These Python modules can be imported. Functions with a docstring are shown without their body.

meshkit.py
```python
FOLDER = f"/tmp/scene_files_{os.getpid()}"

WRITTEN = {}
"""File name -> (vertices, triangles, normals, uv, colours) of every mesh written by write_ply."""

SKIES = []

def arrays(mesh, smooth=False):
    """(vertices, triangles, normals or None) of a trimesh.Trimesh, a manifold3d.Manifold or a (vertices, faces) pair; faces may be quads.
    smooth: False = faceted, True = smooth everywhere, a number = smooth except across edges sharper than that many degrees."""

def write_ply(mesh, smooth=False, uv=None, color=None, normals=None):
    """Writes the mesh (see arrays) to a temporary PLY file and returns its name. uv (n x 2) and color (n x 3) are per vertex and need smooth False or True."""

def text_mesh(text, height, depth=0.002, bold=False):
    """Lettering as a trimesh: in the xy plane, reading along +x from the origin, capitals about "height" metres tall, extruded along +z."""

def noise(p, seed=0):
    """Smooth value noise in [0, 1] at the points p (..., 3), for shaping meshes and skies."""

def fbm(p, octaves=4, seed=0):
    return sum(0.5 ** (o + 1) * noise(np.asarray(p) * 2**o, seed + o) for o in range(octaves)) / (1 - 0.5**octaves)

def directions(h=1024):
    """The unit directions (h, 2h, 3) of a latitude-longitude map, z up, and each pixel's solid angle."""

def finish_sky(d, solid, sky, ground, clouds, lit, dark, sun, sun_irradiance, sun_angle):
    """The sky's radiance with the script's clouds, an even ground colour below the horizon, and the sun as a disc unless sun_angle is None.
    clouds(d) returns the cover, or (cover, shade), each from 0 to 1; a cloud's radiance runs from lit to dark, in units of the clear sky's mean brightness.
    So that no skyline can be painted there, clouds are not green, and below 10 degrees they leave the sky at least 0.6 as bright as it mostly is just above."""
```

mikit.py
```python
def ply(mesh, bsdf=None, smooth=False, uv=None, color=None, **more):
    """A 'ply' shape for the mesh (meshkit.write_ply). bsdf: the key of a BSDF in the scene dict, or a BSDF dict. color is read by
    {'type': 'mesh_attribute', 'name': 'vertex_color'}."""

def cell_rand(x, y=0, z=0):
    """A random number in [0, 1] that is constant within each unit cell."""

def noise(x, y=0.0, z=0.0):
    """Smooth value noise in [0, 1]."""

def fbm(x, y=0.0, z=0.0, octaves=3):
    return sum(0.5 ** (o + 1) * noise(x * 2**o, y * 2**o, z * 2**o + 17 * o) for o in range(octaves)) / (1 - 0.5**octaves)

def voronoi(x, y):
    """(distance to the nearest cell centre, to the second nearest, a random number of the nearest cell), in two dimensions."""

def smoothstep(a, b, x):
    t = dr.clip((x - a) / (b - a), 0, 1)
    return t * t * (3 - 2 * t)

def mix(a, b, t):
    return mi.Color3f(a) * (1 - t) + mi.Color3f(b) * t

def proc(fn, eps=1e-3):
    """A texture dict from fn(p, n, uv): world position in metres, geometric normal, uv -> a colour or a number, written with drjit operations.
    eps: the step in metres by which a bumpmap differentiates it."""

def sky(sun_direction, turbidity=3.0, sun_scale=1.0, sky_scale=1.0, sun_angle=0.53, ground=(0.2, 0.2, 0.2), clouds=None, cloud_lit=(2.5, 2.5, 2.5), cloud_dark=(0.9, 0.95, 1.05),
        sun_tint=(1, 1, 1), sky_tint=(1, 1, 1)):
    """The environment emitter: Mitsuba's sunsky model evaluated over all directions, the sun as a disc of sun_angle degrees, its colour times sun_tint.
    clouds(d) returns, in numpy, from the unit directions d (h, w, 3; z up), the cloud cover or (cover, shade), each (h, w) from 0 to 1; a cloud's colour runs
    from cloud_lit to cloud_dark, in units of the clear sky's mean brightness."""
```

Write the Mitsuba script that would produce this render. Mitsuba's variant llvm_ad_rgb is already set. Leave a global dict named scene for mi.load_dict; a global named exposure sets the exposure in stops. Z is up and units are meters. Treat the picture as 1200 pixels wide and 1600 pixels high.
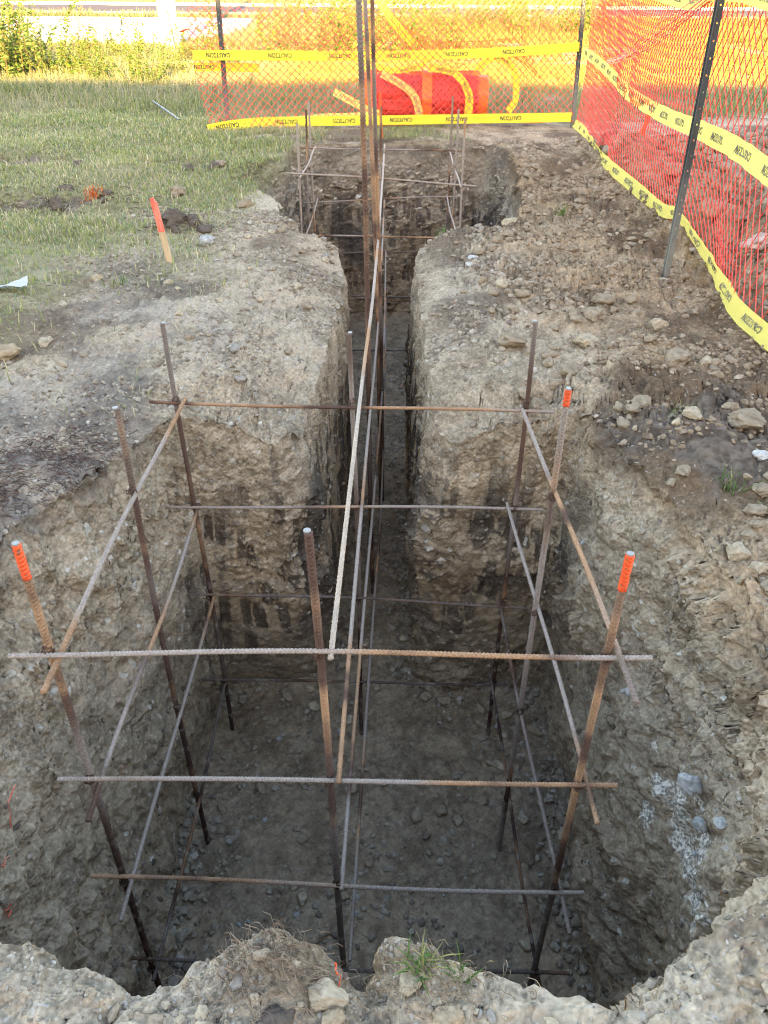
import math, numpy as np, trimesh, shapely, mitsuba as mi, drjit as dr
import mikit, meshkit
from scipy.spatial import cKDTree
from scipy.interpolate import RegularGridInterpolator, PchipInterpolator
from mikit import cell_rand, noise, fbm, smoothstep, mix, proc
T = mi.ScalarTransform4f
rng = np.random.default_rng(7)
scene, labels = {'type': 'scene'}, {}

# ------------------------------------------------------------------ camera, sky, exposure
PITCH, YAW, ROLL, F = math.radians(34.395), math.radians(-0.247), math.radians(0.489), 1220.6
fw = np.array([math.sin(YAW) * math.cos(PITCH), math.cos(YAW) * math.cos(PITCH), -math.sin(PITCH)])
rt = np.array([math.cos(YAW), -math.sin(YAW), 0])
up = np.cross(rt, fw)
up2 = -rt * math.sin(ROLL) + up * math.cos(ROLL)
CAM = np.array([0, 0, 1.2])
scene['camera'] = {'type': 'perspective', 'fov': math.degrees(2 * math.atan(800 / F)), 'fov_axis': 'y', 'near_clip': 0.05, 'far_clip': 600.0,
                   'to_world': T().look_at(origin=CAM.tolist(), target=(CAM + fw).tolist(), up=up2.tolist())}
SUN_EL = math.radians(15)
scene['sky'] = mikit.sky((0.10 * math.cos(SUN_EL), -0.995 * math.cos(SUN_EL), math.sin(SUN_EL)), turbidity=3, sun_scale=0.74, sky_tint=(1.30, 1.0, 0.86), sun_tint=(1.0, 0.95, 0.82), ground=(0.2, 0.19, 0.14))
labels['sky'] = {'kind': 'structure'}
exposure = 5.55

# ------------------------------------------------------------------ helpers
def numbered(name):
    if name not in used:
        used[name] = 0
        return name
    used[name] += 1
    return f'{name}_{used[name]:03d}'
used = {}

def thing(name, label=None, cat=None, group=None):
    k = numbered(name)
    if label:
        labels[k] = {'label': label, 'category': cat}
        if group:
            labels[k]['group'] = group
    return k

def part(parent, name, shape, label=None, kind=None):
    k = numbered(parent + '__' + name)
    scene[k] = shape
    if label or kind:
        labels[k] = {**({'label': label} if label else {}), **({'kind': kind} if kind else {})}
    return k

def solo(name, shape, label, cat, group=None):
    k = thing(name, label, cat, group)
    scene[k] = shape
    return k

def struct(name, shape):
    k = numbered(name)
    scene[k] = shape
    labels[k] = {'kind': 'structure'}
    return k

def stuff(name, shape, label, cat):
    k = numbered(name)
    scene[k] = shape
    labels[k] = {'label': label, 'category': cat, 'kind': 'stuff'}
    return k

def N(p, f, o=4, seed=0):
    return meshkit.fbm(np.asarray(p) * f, o, seed)

def sstep(a, b, x):
    t = np.clip((x - a) / (b - a), 0, 1)
    return t * t * (3 - 2 * t)

def chunk(P, size, seed, tilt=.9, warp=.35):
    """Broken-earth relief, -0.5..0.5: each irregular cell is a facet with its own height and tilt, dropping at the seams."""
    P = np.asarray(P, float); shp = P.shape[:-1]; q = P.reshape(-1, 3) / size
    w = np.stack([meshkit.noise(q * 1.7 + 11 * k, seed + k) for k in range(3)], -1)
    q = q + (w - .5) * warp * 2
    lo, hi = np.floor(q.min(0)) - 1, np.ceil(q.max(0)) + 1
    g = np.random.default_rng(seed); cells = np.stack(np.meshgrid(*[np.arange(a, b) for a, b in zip(lo, hi)], indexing='ij'), -1).reshape(-1, 3)
    pts = cells + g.random(cells.shape); hgt = g.random(len(pts)) - .5; nn = g.normal(size=(len(pts), 3)) * .45
    dd, ii = cKDTree(pts).query(q, k=2, workers=-1)
    seam = np.clip((dd[:, 1] - dd[:, 0]) / .22, 0, 1)
    v = hgt[ii[:, 0]] * .8 + ((q - pts[ii[:, 0]]) * nn[ii[:, 0]]).sum(1) * tilt - .35 * (1 - seam) ** 2
    return v.reshape(shp)

def quads(nu, nv):
    i = np.arange(nu * nv).reshape(nu, nv)
    a, b, c, d = i[:-1, :-1].ravel(), i[1:, :-1].ravel(), i[1:, 1:].ravel(), i[:-1, 1:].ravel()
    return np.vstack([np.stack([a, b, c], 1), np.stack([a, c, d], 1)])

# ------------------------------------------------------------------ materials
def grass_mask(x, y):
    """How grassy the ground is, 0 to 1 (the same function for the blades and for the soil's colour)."""
    x, y = mi.Float(x), mi.Float(y)
    n = fbm(x * 1.5 + 31, y * 1.1 + 7, 0, octaves=4)
    left = smoothstep(-0.55, -1.35, x + (n - 0.5) * 1.2) * smoothstep(3.1, 5.7, y - x * 0.45 + (n - 0.5) * 4.0)
    left = dr.maximum(left, smoothstep(-0.55, -1.25, x + (n - .5)) * smoothstep(.50, .62, n) * smoothstep(2.1, 3.2, y) * 0.75)
    strip = smoothstep(7.55, 7.9, y) * smoothstep(1.1, -0.1, x + (n - 0.5) * 2.0) * smoothstep(.33, .5, n)
    lf = smoothstep(-0.75, -1.25, x) * smoothstep(4.6, 5.6, y)
    beyond = smoothstep(8.6, 9.6, y) * smoothstep(.22, .45, n)
    g = dr.maximum(dr.maximum(left, strip), dr.maximum(beyond, lf * smoothstep(.28, .42, n)))
    # bare scrapes dug into the turf
    for cx, cy, rx, ry in ((-2.3, 5.3, .55, .17), (-3.0, 6.55, .45, .17), (-1.55, 6.4, .25, .12), (-1.0, 7.6, .35, .12)):
        d = dr.sqrt(dr.square((x - cx) / rx) + dr.square((y - cy) / ry)) + (fbm(x * 7, y * 7, 3, octaves=4) - .5) * 2.4
        g *= .12 + .88 * smoothstep(.75, 1.15, d)
    return g

def tooth_marks(x, y, z):
    """Short upright scrapes left by the bucket's teeth, 0 to 1 (used for the relief and for the damp smeared earth in them)."""
    u = (x + y * .9) / .052 + (noise(x * 6, y * 6, z * 2.5) - .5) * 1.1
    c = dr.floor(u)
    w = z / (.12 + .14 * cell_rand(c, 5)) + cell_rand(c, 3) * 9 + (noise(x * 14, y * 14, z * 6 + 4) - .5) * .4
    fu, fw_ = u - c, w - dr.floor(w)
    m = smoothstep(.02, .18, fu) * smoothstep(.98, .82, fu) * smoothstep(0, .10, fw_) * smoothstep(1, .75, fw_)
    return m * smoothstep(.50, .56, cell_rand(c, dr.floor(w), 7)) * smoothstep(2.15, 2.4, y) * smoothstep(-.10, -.30, z) * smoothstep(-1.5, -1.2, z)

def soil_color(p, n, uv):
    x, y, z = p.x, p.y, p.z
    n1 = fbm(x * 1.7, y * 1.7, z * 1.7 + 5, octaves=3)
    n2 = fbm(x * 8 + 3, y * 8, z * 8, octaves=3)
    n3 = fbm(x * 45, y * 45 + 11, z * 45, octaves=3)
    n4 = fbm(x * 130, y * 130 + 5, z * 130, octaves=3)
    t = n1 * 0.30 + n2 * 0.36 + n3 * 0.22 + n4 * .16
    dry = mix((.185, .150, .113), (.43, .365, .285), smoothstep(.32, .64, t))
    hum = mix((.075, .058, .048), (.15, .118, .092), n3)
    # dark topsoil and churned spots on the surface
    surf = smoothstep(-.22, -.02, z)
    spots = smoothstep(.50, .68, fbm(x * 3.1 + 40, y * 3.1, z * 3, octaves=5)) * surf * .75
    col = mix(dry, hum, spots)
    far = smoothstep(4.7, 5.4, y) * smoothstep(-.015, -.05, z) * (1 - smoothstep(.55, .85, n.z))
    col = mix(col, mix((.12, .107, .094), (.29, .26, .226), smoothstep(.3, .68, n2 * .45 + n3 * .55)), far * .85)
    humus = far * smoothstep(-.16, -.07, z + (n3 - .5) * .16)
    col = mix(col, (.07, .054, .042), humus * .5)
    brown = smoothstep(.45, 1.0, x + (n1 - .5) * .9) * smoothstep(8.2, 6.5, y) * smoothstep(.9, 1.3, y) * surf
    col = col * mix((1, 1, 1), (.86, .74, .62), brown * (.55 + .45 * n2))
    # damp lower strata of the cut faces, smeared by the bucket
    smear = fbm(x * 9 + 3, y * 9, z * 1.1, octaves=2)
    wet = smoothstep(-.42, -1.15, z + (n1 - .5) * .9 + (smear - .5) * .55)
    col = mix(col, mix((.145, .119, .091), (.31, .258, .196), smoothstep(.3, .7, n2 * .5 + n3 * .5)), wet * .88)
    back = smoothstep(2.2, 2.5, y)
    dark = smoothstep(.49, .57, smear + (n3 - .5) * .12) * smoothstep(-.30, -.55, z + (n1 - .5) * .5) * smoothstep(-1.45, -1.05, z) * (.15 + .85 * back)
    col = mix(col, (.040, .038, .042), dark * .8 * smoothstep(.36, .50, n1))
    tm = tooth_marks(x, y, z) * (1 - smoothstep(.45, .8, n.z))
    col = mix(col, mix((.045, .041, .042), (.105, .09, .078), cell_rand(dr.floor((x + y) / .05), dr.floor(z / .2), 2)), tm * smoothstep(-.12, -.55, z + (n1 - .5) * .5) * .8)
    floor = smoothstep(.45, .8, n.z) * smoothstep(-1.2, -1.4, z)
    col = mix(col, mix((.155, .122, .090), (.325, .266, .202), smoothstep(.3,.7,n2 * .6 + n3 * .4)), floor)
    # lime flecks
    fl = smoothstep(.80, .86, noise(x * 38, y * 38 + 7, z * 38)) * smoothstep(.47, .60, fbm(x * 2.3 + 9, y * 2.3, z * 2.3)) * smoothstep(-.06, -.2, z) * (1 - floor)
    col = mix(col, (.56, .56, .54), fl * .7)
    # an irregular chalky seam in the right-hand face
    q1 = dr.sqrt(dr.square((x - .74) / .35) + dr.square((y - 1.2) / .30) + dr.square((z + .68 + (y - 1.2) * .25) / .17)) + (fbm(x * 14, y * 14, z * 14, octaves=4) - .5) * 2.6
    col = mix(col, mix((.26, .25, .23), (.66, .65, .62), smoothstep(.35, .65, n4)), smoothstep(.85, .55, q1) * smoothstep(.5, .6, x) * .85)
    col = col * (.55 + .88 * n4) * mix((1.09, 1.0, .87), (1.02, 1.0, .95), noise(x * 3, y * 3, z * 3 + 9))
    grit = smoothstep(.83, .90, noise(x * 120 + 3, y * 120, z * 120))
    col = mix(col, (.50, .46, .40), grit * .55 * (1 - floor * .6))
    g = grass_mask(x, y) * surf
    # overturned dark sod in the scrapes, and grey dried wheel smears on the left bank
    sod = mi.Float(0)
    for cx, cy, rx, ry in ((-2.25, 5.3, .7, .26), (-3.0, 6.55, .6, .25), (-1.55, 6.4, .35, .14), (-1.0, 7.6, .3, .08), (-1.2, 4.75, .25, .16), (-.92, 2.02, .22, .08), (-1.15, 1.82, .25, .07), (1.05, 2.15, .3, .35)):
        e = dr.sqrt(dr.square((x - cx) / rx) + dr.square((y - cy) / ry)) + (fbm(x * 6, y * 6, 3) - .5) * 1.6
        sod = dr.maximum(sod, smoothstep(1.05, .7, e))
    col = mix(col, mix((.075, .058, .045), (.19, .155, .125), smoothstep(.3, .7, n2 * .4 + n3 * .6)), sod * surf * .8)
    gray = smoothstep(.50, .64, fbm(x * 2.2 + y * .5 + 20, y * 1.0 + 3, 1, octaves=3)) * smoothstep(-.15, -.5, x) * smoothstep(4.8, 3.6, y) * surf
    col = mix(col, mix((.16, .145, .135), (.34, .315, .30), n3), gray * .28)
    turf = mix((.16, .15, .075), (.33, .30, .165), n3)
    sunny = smoothstep(10.5, 12.5, y)
    turf = mix(turf, mix((.27, .27, .17), (.34, .30, .07), smoothstep(-2.6, -1.2, x)), sunny * .85)
    col = mix(col, turf, g * .85)
    return col

def soil_bump(p, n, uv):
    x, y, z = p.x, p.y, p.z
    a = fbm(x * 42, y * 42, z * 42, octaves=4); return a + .8 * dr.abs(fbm(x * 75 + 9, y * 75, z * 75, octaves=2) - .5)
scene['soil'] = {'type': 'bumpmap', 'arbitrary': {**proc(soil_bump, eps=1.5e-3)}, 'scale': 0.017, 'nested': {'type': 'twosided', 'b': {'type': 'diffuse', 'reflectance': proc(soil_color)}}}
scene['vertex_paint'] = {'type': 'twosided', 'b': {'type': 'diffuse', 'reflectance': {'type': 'mesh_attribute', 'name': 'vertex_color'}}}
scene['foliage'] = {'type': 'principledthin', 'base_color': {'type': 'mesh_attribute', 'name': 'vertex_color'}, 'roughness': .55, 'diff_trans': .7, 'eta': 1.4}

def rust_color(p, n, uv):
    s, tone = uv.x, uv.y
    a = fbm(s * 7, tone * 41, 2, octaves=3)
    b = fbm(s * 2.6 + 9, tone * 23, 5, octaves=2)
    f = noise(p.x * 420, p.y * 420, p.z * 420)
    k = tone - dr.floor(tone)
    mud = smoothstep(.55, .68, fbm(p.x * 30, p.y * 30, p.z * 30 + 4, octaves=3)) * smoothstep(-.3, -1.0, p.z)
    c = mix((.095, .055, .040), (.35, .205, .115), smoothstep(.38, .68, a + (k - .5) * .35))
    c = mix(c, mix((.13, .105, .09), (.37, .30, .25), k), smoothstep(.42, .60, b + (k - .5) * .30))
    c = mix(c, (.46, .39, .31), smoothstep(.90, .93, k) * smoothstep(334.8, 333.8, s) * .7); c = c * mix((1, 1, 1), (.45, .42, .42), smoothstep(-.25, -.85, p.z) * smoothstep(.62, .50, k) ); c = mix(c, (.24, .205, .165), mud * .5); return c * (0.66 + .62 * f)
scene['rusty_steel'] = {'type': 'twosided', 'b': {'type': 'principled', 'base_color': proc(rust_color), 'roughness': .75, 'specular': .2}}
def paint_color(p, n, uv):
    f = fbm(p.x * 160, p.y * 160, p.z * 160, octaves=2)
    return mix(mix((.82, .10, .018), (.62, .075, .018), noise(p.x * 70, p.y * 70, p.z * 25)), (.24, .10, .05), smoothstep(.66, .74, f))
scene['orange_paint'] = {'type': 'twosided', 'b': {'type': 'principled', 'base_color': proc(paint_color), 'roughness': .55}}
scene['cut_steel'] = {'type': 'twosided', 'b': {'type': 'principled', 'base_color': {'type': 'rgb', 'value': [.30, .29, .27]}, 'roughness': .5, 'metallic': .2}}
scene['net_plastic'] = {'type': 'twosided', 'b': {'type': 'principled', 'base_color': {'type': 'rgb', 'value': [.80, .085, .065]}, 'roughness': .45}}
scene['net_orange'] = {'type': 'twosided', 'b': {'type': 'principled', 'base_color': {'type': 'rgb', 'value': [.80, .17, .02]}, 'roughness': .45}}
def roll_color(p, n, uv):
    a = fbm(uv.x * 60, uv.y * 14, 1, octaves=3)
    return mix((.33, .008, .013), (.80, .042, .030), smoothstep(.3, .65, a))
scene['net_roll_red'] = {'type': 'twosided', 'b': {'type': 'principled', 'base_color': proc(roll_color), 'roughness': .5}}
scene['tape_plastic'] = {'type': 'principledthin', 'base_color': {'type': 'rgb', 'value': [.90, .76, .07]}, 'roughness': .35, 'diff_trans': .55, 'eta': 1.45}
scene['faded_tape'] = {'type': 'principledthin', 'base_color': {'type': 'rgb', 'value': [.88, .80, .22]}, 'roughness': .4, 'diff_trans': .9, 'eta': 1.4}
scene['faded_ink'] = {'type': 'twosided', 'b': {'type': 'diffuse', 'reflectance': {'type': 'rgb', 'value': [.22, .21, .15]}}}
scene['ink'] = {'type': 'twosided', 'b': {'type': 'diffuse', 'reflectance': {'type': 'rgb', 'value': [.07, .07, .06]}}}
def post_color(p, n, uv):
    a = fbm(p.x * 50, p.y * 50, p.z * 14, octaves=3)
    base = mix((.028, .033, .036), (.06, .066, .068), a)
    return mix(base, mix((.13, .14, .13), (.23, .22, .19), a), smoothstep(.62, .18, p.z + (a - .5) * .25))
scene['post_steel'] = {'type': 'twosided', 'b': {'type': 'principled', 'base_color': proc(post_color), 'roughness': .5, 'metallic': .15}}
def wood_color(p, n, uv):
    a = fbm(p.x * 90, p.y * 90, p.z * 5, octaves=3)
    return mix((.42, .28, .15), (.68, .52, .33), a)
scene['stake_wood'] = {'type': 'twosided', 'b': {'type': 'diffuse', 'reflectance': proc(wood_color)}}
def pink_color(p, n, uv):
    a = fbm(p.x * 90, p.y * 90, p.z * 9, octaves=3)
    return mix((.86, .16, .11), (.72, .27, .19), smoothstep(.35, .7, a))
scene['pink_paint'] = {'type': 'twosided', 'b': {'type': 'diffuse', 'reflectance': proc(pink_color)}}
def road_color(p, n, uv):
    return mix((.42, .41, .41), (.55, .53, .52), fbm(p.x * 1.2, p.y * 3, 0, octaves=4))
scene['road_surface'] = {'type': 'twosided', 'b': {'type': 'diffuse', 'reflectance': proc(road_color)}}
scene['asphalt'] = {'type': 'twosided', 'b': {'type': 'diffuse', 'reflectance': {'type': 'rgb', 'value': [.13, .12, .135]}}}
scene['kerb_concrete'] = {'type': 'twosided', 'b': {'type': 'diffuse', 'reflectance': {'type': 'rgb', 'value': [.42, .40, .37]}}}
def pole_color(p, n, uv):
    return mix((.30, .27, .24), (.58, .55, .50), fbm(p.x * 25, p.y * 25, p.z * 1.5, octaves=3))
scene['pole_wood'] = {'type': 'twosided', 'b': {'type': 'diffuse', 'reflectance': proc(pole_color)}}
scene['house_render'] = {'type': 'twosided', 'b': {'type': 'diffuse', 'reflectance': {'type': 'rgb', 'value': [.62, .58, .52]}}}
scene['dark_roof'] = {'type': 'twosided', 'b': {'type': 'diffuse', 'reflectance': {'type': 'rgb', 'value': [.09, .085, .08]}}}
scene['paper_white'] = {'type': 'twosided', 'b': {'type': 'diffuse', 'reflectance': {'type': 'rgb', 'value': [.50, .50, .48]}}}
scene['blue_grey_plastic'] = {'type': 'twosided', 'b': {'type': 'principled', 'base_color': {'type': 'rgb', 'value': [.07, .085, .095]}, 'roughness': .4}}

# ------------------------------------------------------------------ the excavation's outline: (x, y at the top), (x, y at the bottom), roundness of the lip
OUT = np.array([
    (-.98, .74, -.74, .92, .05), (-.76, .63, -.68, .82, .03), (-.56, .60, -.56, .78, .02), (-.37, .555, -.36, .78, .02), (-.25, .585, -.25, .78, .02), (-.15, .612, -.15, .78, .02), (-.075, .60, -.06, .78, .015),
    (-.05, .57, -.03, .78, .015), (-.01, .57, .0, .78, .015), (.01, .605, .03, .78, .015), (.07, .597, .07, .78, .02), (.12, .57, .12, .78, .02), (.21, .562, .2, .78, .02), (.29, .535, .28, .78, .02), (.345, .532, .36, .78, .02), (.40, .56, .42, .80, .02), (.49, .615, .49, .84, .02), (.585, .66, .56, .88, .03), (.66, .72, .62, .93, .03),
    (.79, .86, .68, 1.0, .04), (.86, 1.05, .70, 1.15, .05), (.87, 1.30, .71, 1.4, .06), (.86, 1.60, .74, 1.7, .06), (.80, 1.95, .76, 2.05, .05), (.73, 2.25, .77, 2.35, .05), (.68, 2.43, .77, 2.56, .05), (.58, 2.50, .68, 2.62, .06), (.42, 2.51, .44, 2.63, .09),
    (.30, 2.53, .27, 2.63, .13), (.215, 2.60, .18, 2.66, .15), (.18, 2.76, .155, 2.78, .13), (.165, 3.1, .15, 3.1, .09), (.155, 3.6, .15, 3.6, .06), (.15, 4.2, .15, 4.2, .06), (.165, 4.55, .16, 4.65, .07), (.22, 4.73, .22, 4.86, .07),
    (.34, 4.80, .34, 4.92, .05), (.52, 4.86, .52, 4.95, .03), (.68, 4.92, .66, 5.0, .03), (.80, 5.10, .76, 5.15, .03), (.90, 5.6, .82, 5.6, .03), (.97, 6.3, .86, 6.3, .03), (1.02, 7.0, .88, 7.0, .03), (1.0, 7.45, .88, 7.35, .03), (.86, 7.66, .78, 7.5, .03),
    (.5, 7.66, .5, 7.52, .02), (.1, 7.58, .1, 7.5, .02), (-.3, 7.52, -.3, 7.46, .02), (-.62, 7.40, -.62, 7.38, .02), (-.83, 7.2, -.80, 7.2, .03), (-.88, 6.7, -.82, 6.7, .03), (-.99, 6.25, -.84, 6.25, .03), (-.93, 5.8, -.83, 5.8, .03), (-.78, 5.45, -.80, 5.45, .03),
    (-.70, 5.15, -.72, 5.15, .04), (-.58, 4.98, -.60, 5.02, .05), (-.42, 4.86, -.42, 4.92, .07), (-.31, 4.66, -.30, 4.74, .09), (-.255, 4.3, -.255, 4.35, .08), (-.25, 3.8, -.26, 3.8, .07), (-.26, 3.3, -.265, 3.3, .08), (-.29, 2.95, -.275, 2.95, .12), (-.33, 2.70, -.29, 2.74, .16), (-.42, 2.57, -.38, 2.65, .14),
    (-.56, 2.52, -.54, 2.62, .09), (-.72, 2.46, -.74, 2.61, .05), (-.79, 2.36, -.81, 2.50, .04), (-.85, 2.15, -.82, 2.25, .04), (-.94, 1.93, -.815, 1.95, .05), (-1.05, 1.70, -.80, 1.65, .05), (-1.10, 1.40, -.785, 1.4, .05), (-1.08, 1.05, -.765, 1.15, .05)])
FLOOR_Z = -1.57
dense = []
for i in range(len(OUT)):                                             # Catmull-Rom through the control points
    a, b, c, d = (OUT[(i + k) % len(OUT)] for k in (-1, 0, 1, 2))
    L = np.linalg.norm(c[:2] - b[:2])
    dist = b[1]
    step = .0070 if dist < 2.7 else (.013 if dist < 4.5 else .022)
    for t in np.arange(0, 1, step / max(L, step)):
        dense.append(.5 * (2 * b + (c - a) * t + (2 * a - 5 * b + 4 * c - d) * t * t + (3 * b - a - 3 * c + d) * t ** 3))
dense = np.array(dense)
tang = np.roll(dense[:, :2], -1, 0) - np.roll(dense[:, :2], 1, 0)
nrm = np.stack([tang[:, 1], -tang[:, 0]], 1) / np.linalg.norm(tang, axis=1, keepdims=True)    # counter-clockwise: points out into the soil
jag = (N(np.c_[dense[:, :2], np.zeros(len(dense))], 9, 3, 3) - .5) * .05 + (N(np.c_[dense[:, :2], np.zeros(len(dense))], 40, 3, 4) - .5) * .022
dense[:, :2] += nrm * jag[:, None]
top_xy, bot_xy, lipr = dense[:, :2], dense[:, 2:4], dense[:, 4]
hole = shapely.Polygon(top_xy).buffer(0)
hole = max(getattr(hole, 'geoms', [hole]), key=lambda g: g.area)
shapely.prepare(hole)
lip_tree = cKDTree(top_xy)

def ground_height(x, y, sd=None):
    p = np.stack([x, y, np.zeros_like(x)], -1)
    near = 1 - sstep(9, 14, y)
    z = (N(p, .45, 3, 1) - .5) * .14 * near
    right = sstep(.12, .55, x) * (1 - sstep(7.6, 8.4, y))
    left = sstep(.1, -.2, x) * (1 - sstep(3.2, 4.8, y + x * .3))
    spoil = sstep(1.5, 1.9, x + (N(p, .7, 2, 8) - .5) * .5) * (1 - sstep(6.6, 8.0, y))
    b1 = N(p, 3.2, 4, 11); b2 = N(p, 9.0, 4, 12); b3 = N(p, 26.0, 3, 13)
    bil = lambda b: 1 - np.abs(2 * b - 1) * 1.6
    front = 1 - sstep(.8, 1.1, y)
    z += (right * (1 - front * .8)) * (.075 * (b1 - .5) + .030 * bil(b2) + .016 * bil(b3) - .025)
    z += left * (1 - front * .7) * (.10 * (b1 - .5) + .030 * (bil(b2) - .5) + .013 * (bil(b3) - .5))
    z += spoil * (.10 + .16 * (N(p, 1.6, 3, 15) - .4) + .10 * bil(N(p, 5.5, 3, 16)) - .04 + .03 * bil(b2))
    gr = sstep(4, 5.5, y) * (x < 0)
    z += gr * .05 * (N(p, 2.5, 4, 18) - .5)
    sel = (x > -1.7) & (x < 2.6) & (y > .2) & (y < 6.5)
    if sel.any():
        ps = p[sel]; k1, k2 = chunk(ps, .085, 41), chunk(ps, .036, 42)
        wR, wL, wF = right[sel] * (1 - front[sel]), left[sel] * (1 - front[sel]) * .8, front[sel]
        wc = sstep(.35, .6, N(ps, 2.0, 3, 43))
        z[sel] += (wR + spoil[sel]) * (.030 * k1 + .014 * k2) * (.3 + wc) + wL * (.022 * k1 * wc + .013 * k2 * (.35 + wc)) + wF * (.0035 * k2 + .004 * k1 * wc + .0035 * chunk(ps, .018, 49)) + (wR * .7 + wL) * .006 * chunk(ps, .02, 51) * np.where(ps[:, 0] > .36, .3, 1)
    # wheel ruts pressed into the left bank
    rut = np.exp(-((x + .50) / .09) ** 2) * sstep(2.75, 3.0, y) * (1 - sstep(4.2, 4.5, y))
    z += rut * .012 * np.sin(y * 2 * math.pi / .085)
    # the heaped lip in front
    z += front * (.022 * (b2 - .5) + .016 * (bil(b3) - .5))
    for cx, cy, r, h in ((-.16, .575, .062, .058), (.055, .575, .05, .036), (-.02, .535, .035, -.03), (.62, .66, .13, .05), (-.42, .52, .10, .012), (.24, .53, .07, .016), (.33, .52, .06, .02), (-.62, .56, .1, .03)):
        z += h * np.exp(-((x - cx) ** 2 + (y - cy) ** 2) / r ** 2)
    for cx, cy, rx, ry, h in ((-2.25, 5.3, .62, .24, -.05), (-3.0, 6.55, .5, .22, -.08), (-1.55, 6.4, .3, .12, -.03), (-1.75, 5.25, .3, .15, .05), (-1.23, 4.72, .14, .1, .06), (-1.9, 6.1, .3, .2, .06), (-.9, 2.0, .16, .16, .03), (1.0, 2.1, .25, .3, .05), (.95, 1.55, .15, .2, .02), (.32, 4.62, .12, .1, .05), (-.4, 4.72, .12, .1, .05)):
        z += h * np.exp(-((x - cx) / rx) ** 2 - ((y - cy) / ry) ** 2)
    for cx, cy, rx, ry in ((-2.25, 5.3, .7, .28), (-3.0, 6.55, .6, .28), (-1.55, 6.4, .35, .18)):
        m = np.exp(-((x - cx) / rx) ** 2 - ((y - cy) / ry) ** 2)
        sm = m > .05
        if sm.any():
            z[sm] += m[sm] * (.09 * chunk(p[sm], .16, 61) + .04 * chunk(p[sm], .07, 62))
    if sd is not None:
        d, r = sd
        r = r * np.where(y > 4.95, .35, 1.0 + .8 * (y > .9)) * (.55 + .9 * N(p, 4, 2, 44)); z -= r * np.exp(-(d / np.maximum(r * 1.1, .018)) ** 1.3) * .75
    return z

def lip_of(x, y):
    d, i = lip_tree.query(np.stack([x, y], -1), distance_upper_bound=.6)
    i = np.where(np.isfinite(d), i, 0)
    return np.where(np.isfinite(d), d, 9.0), lipr[i]

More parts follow.
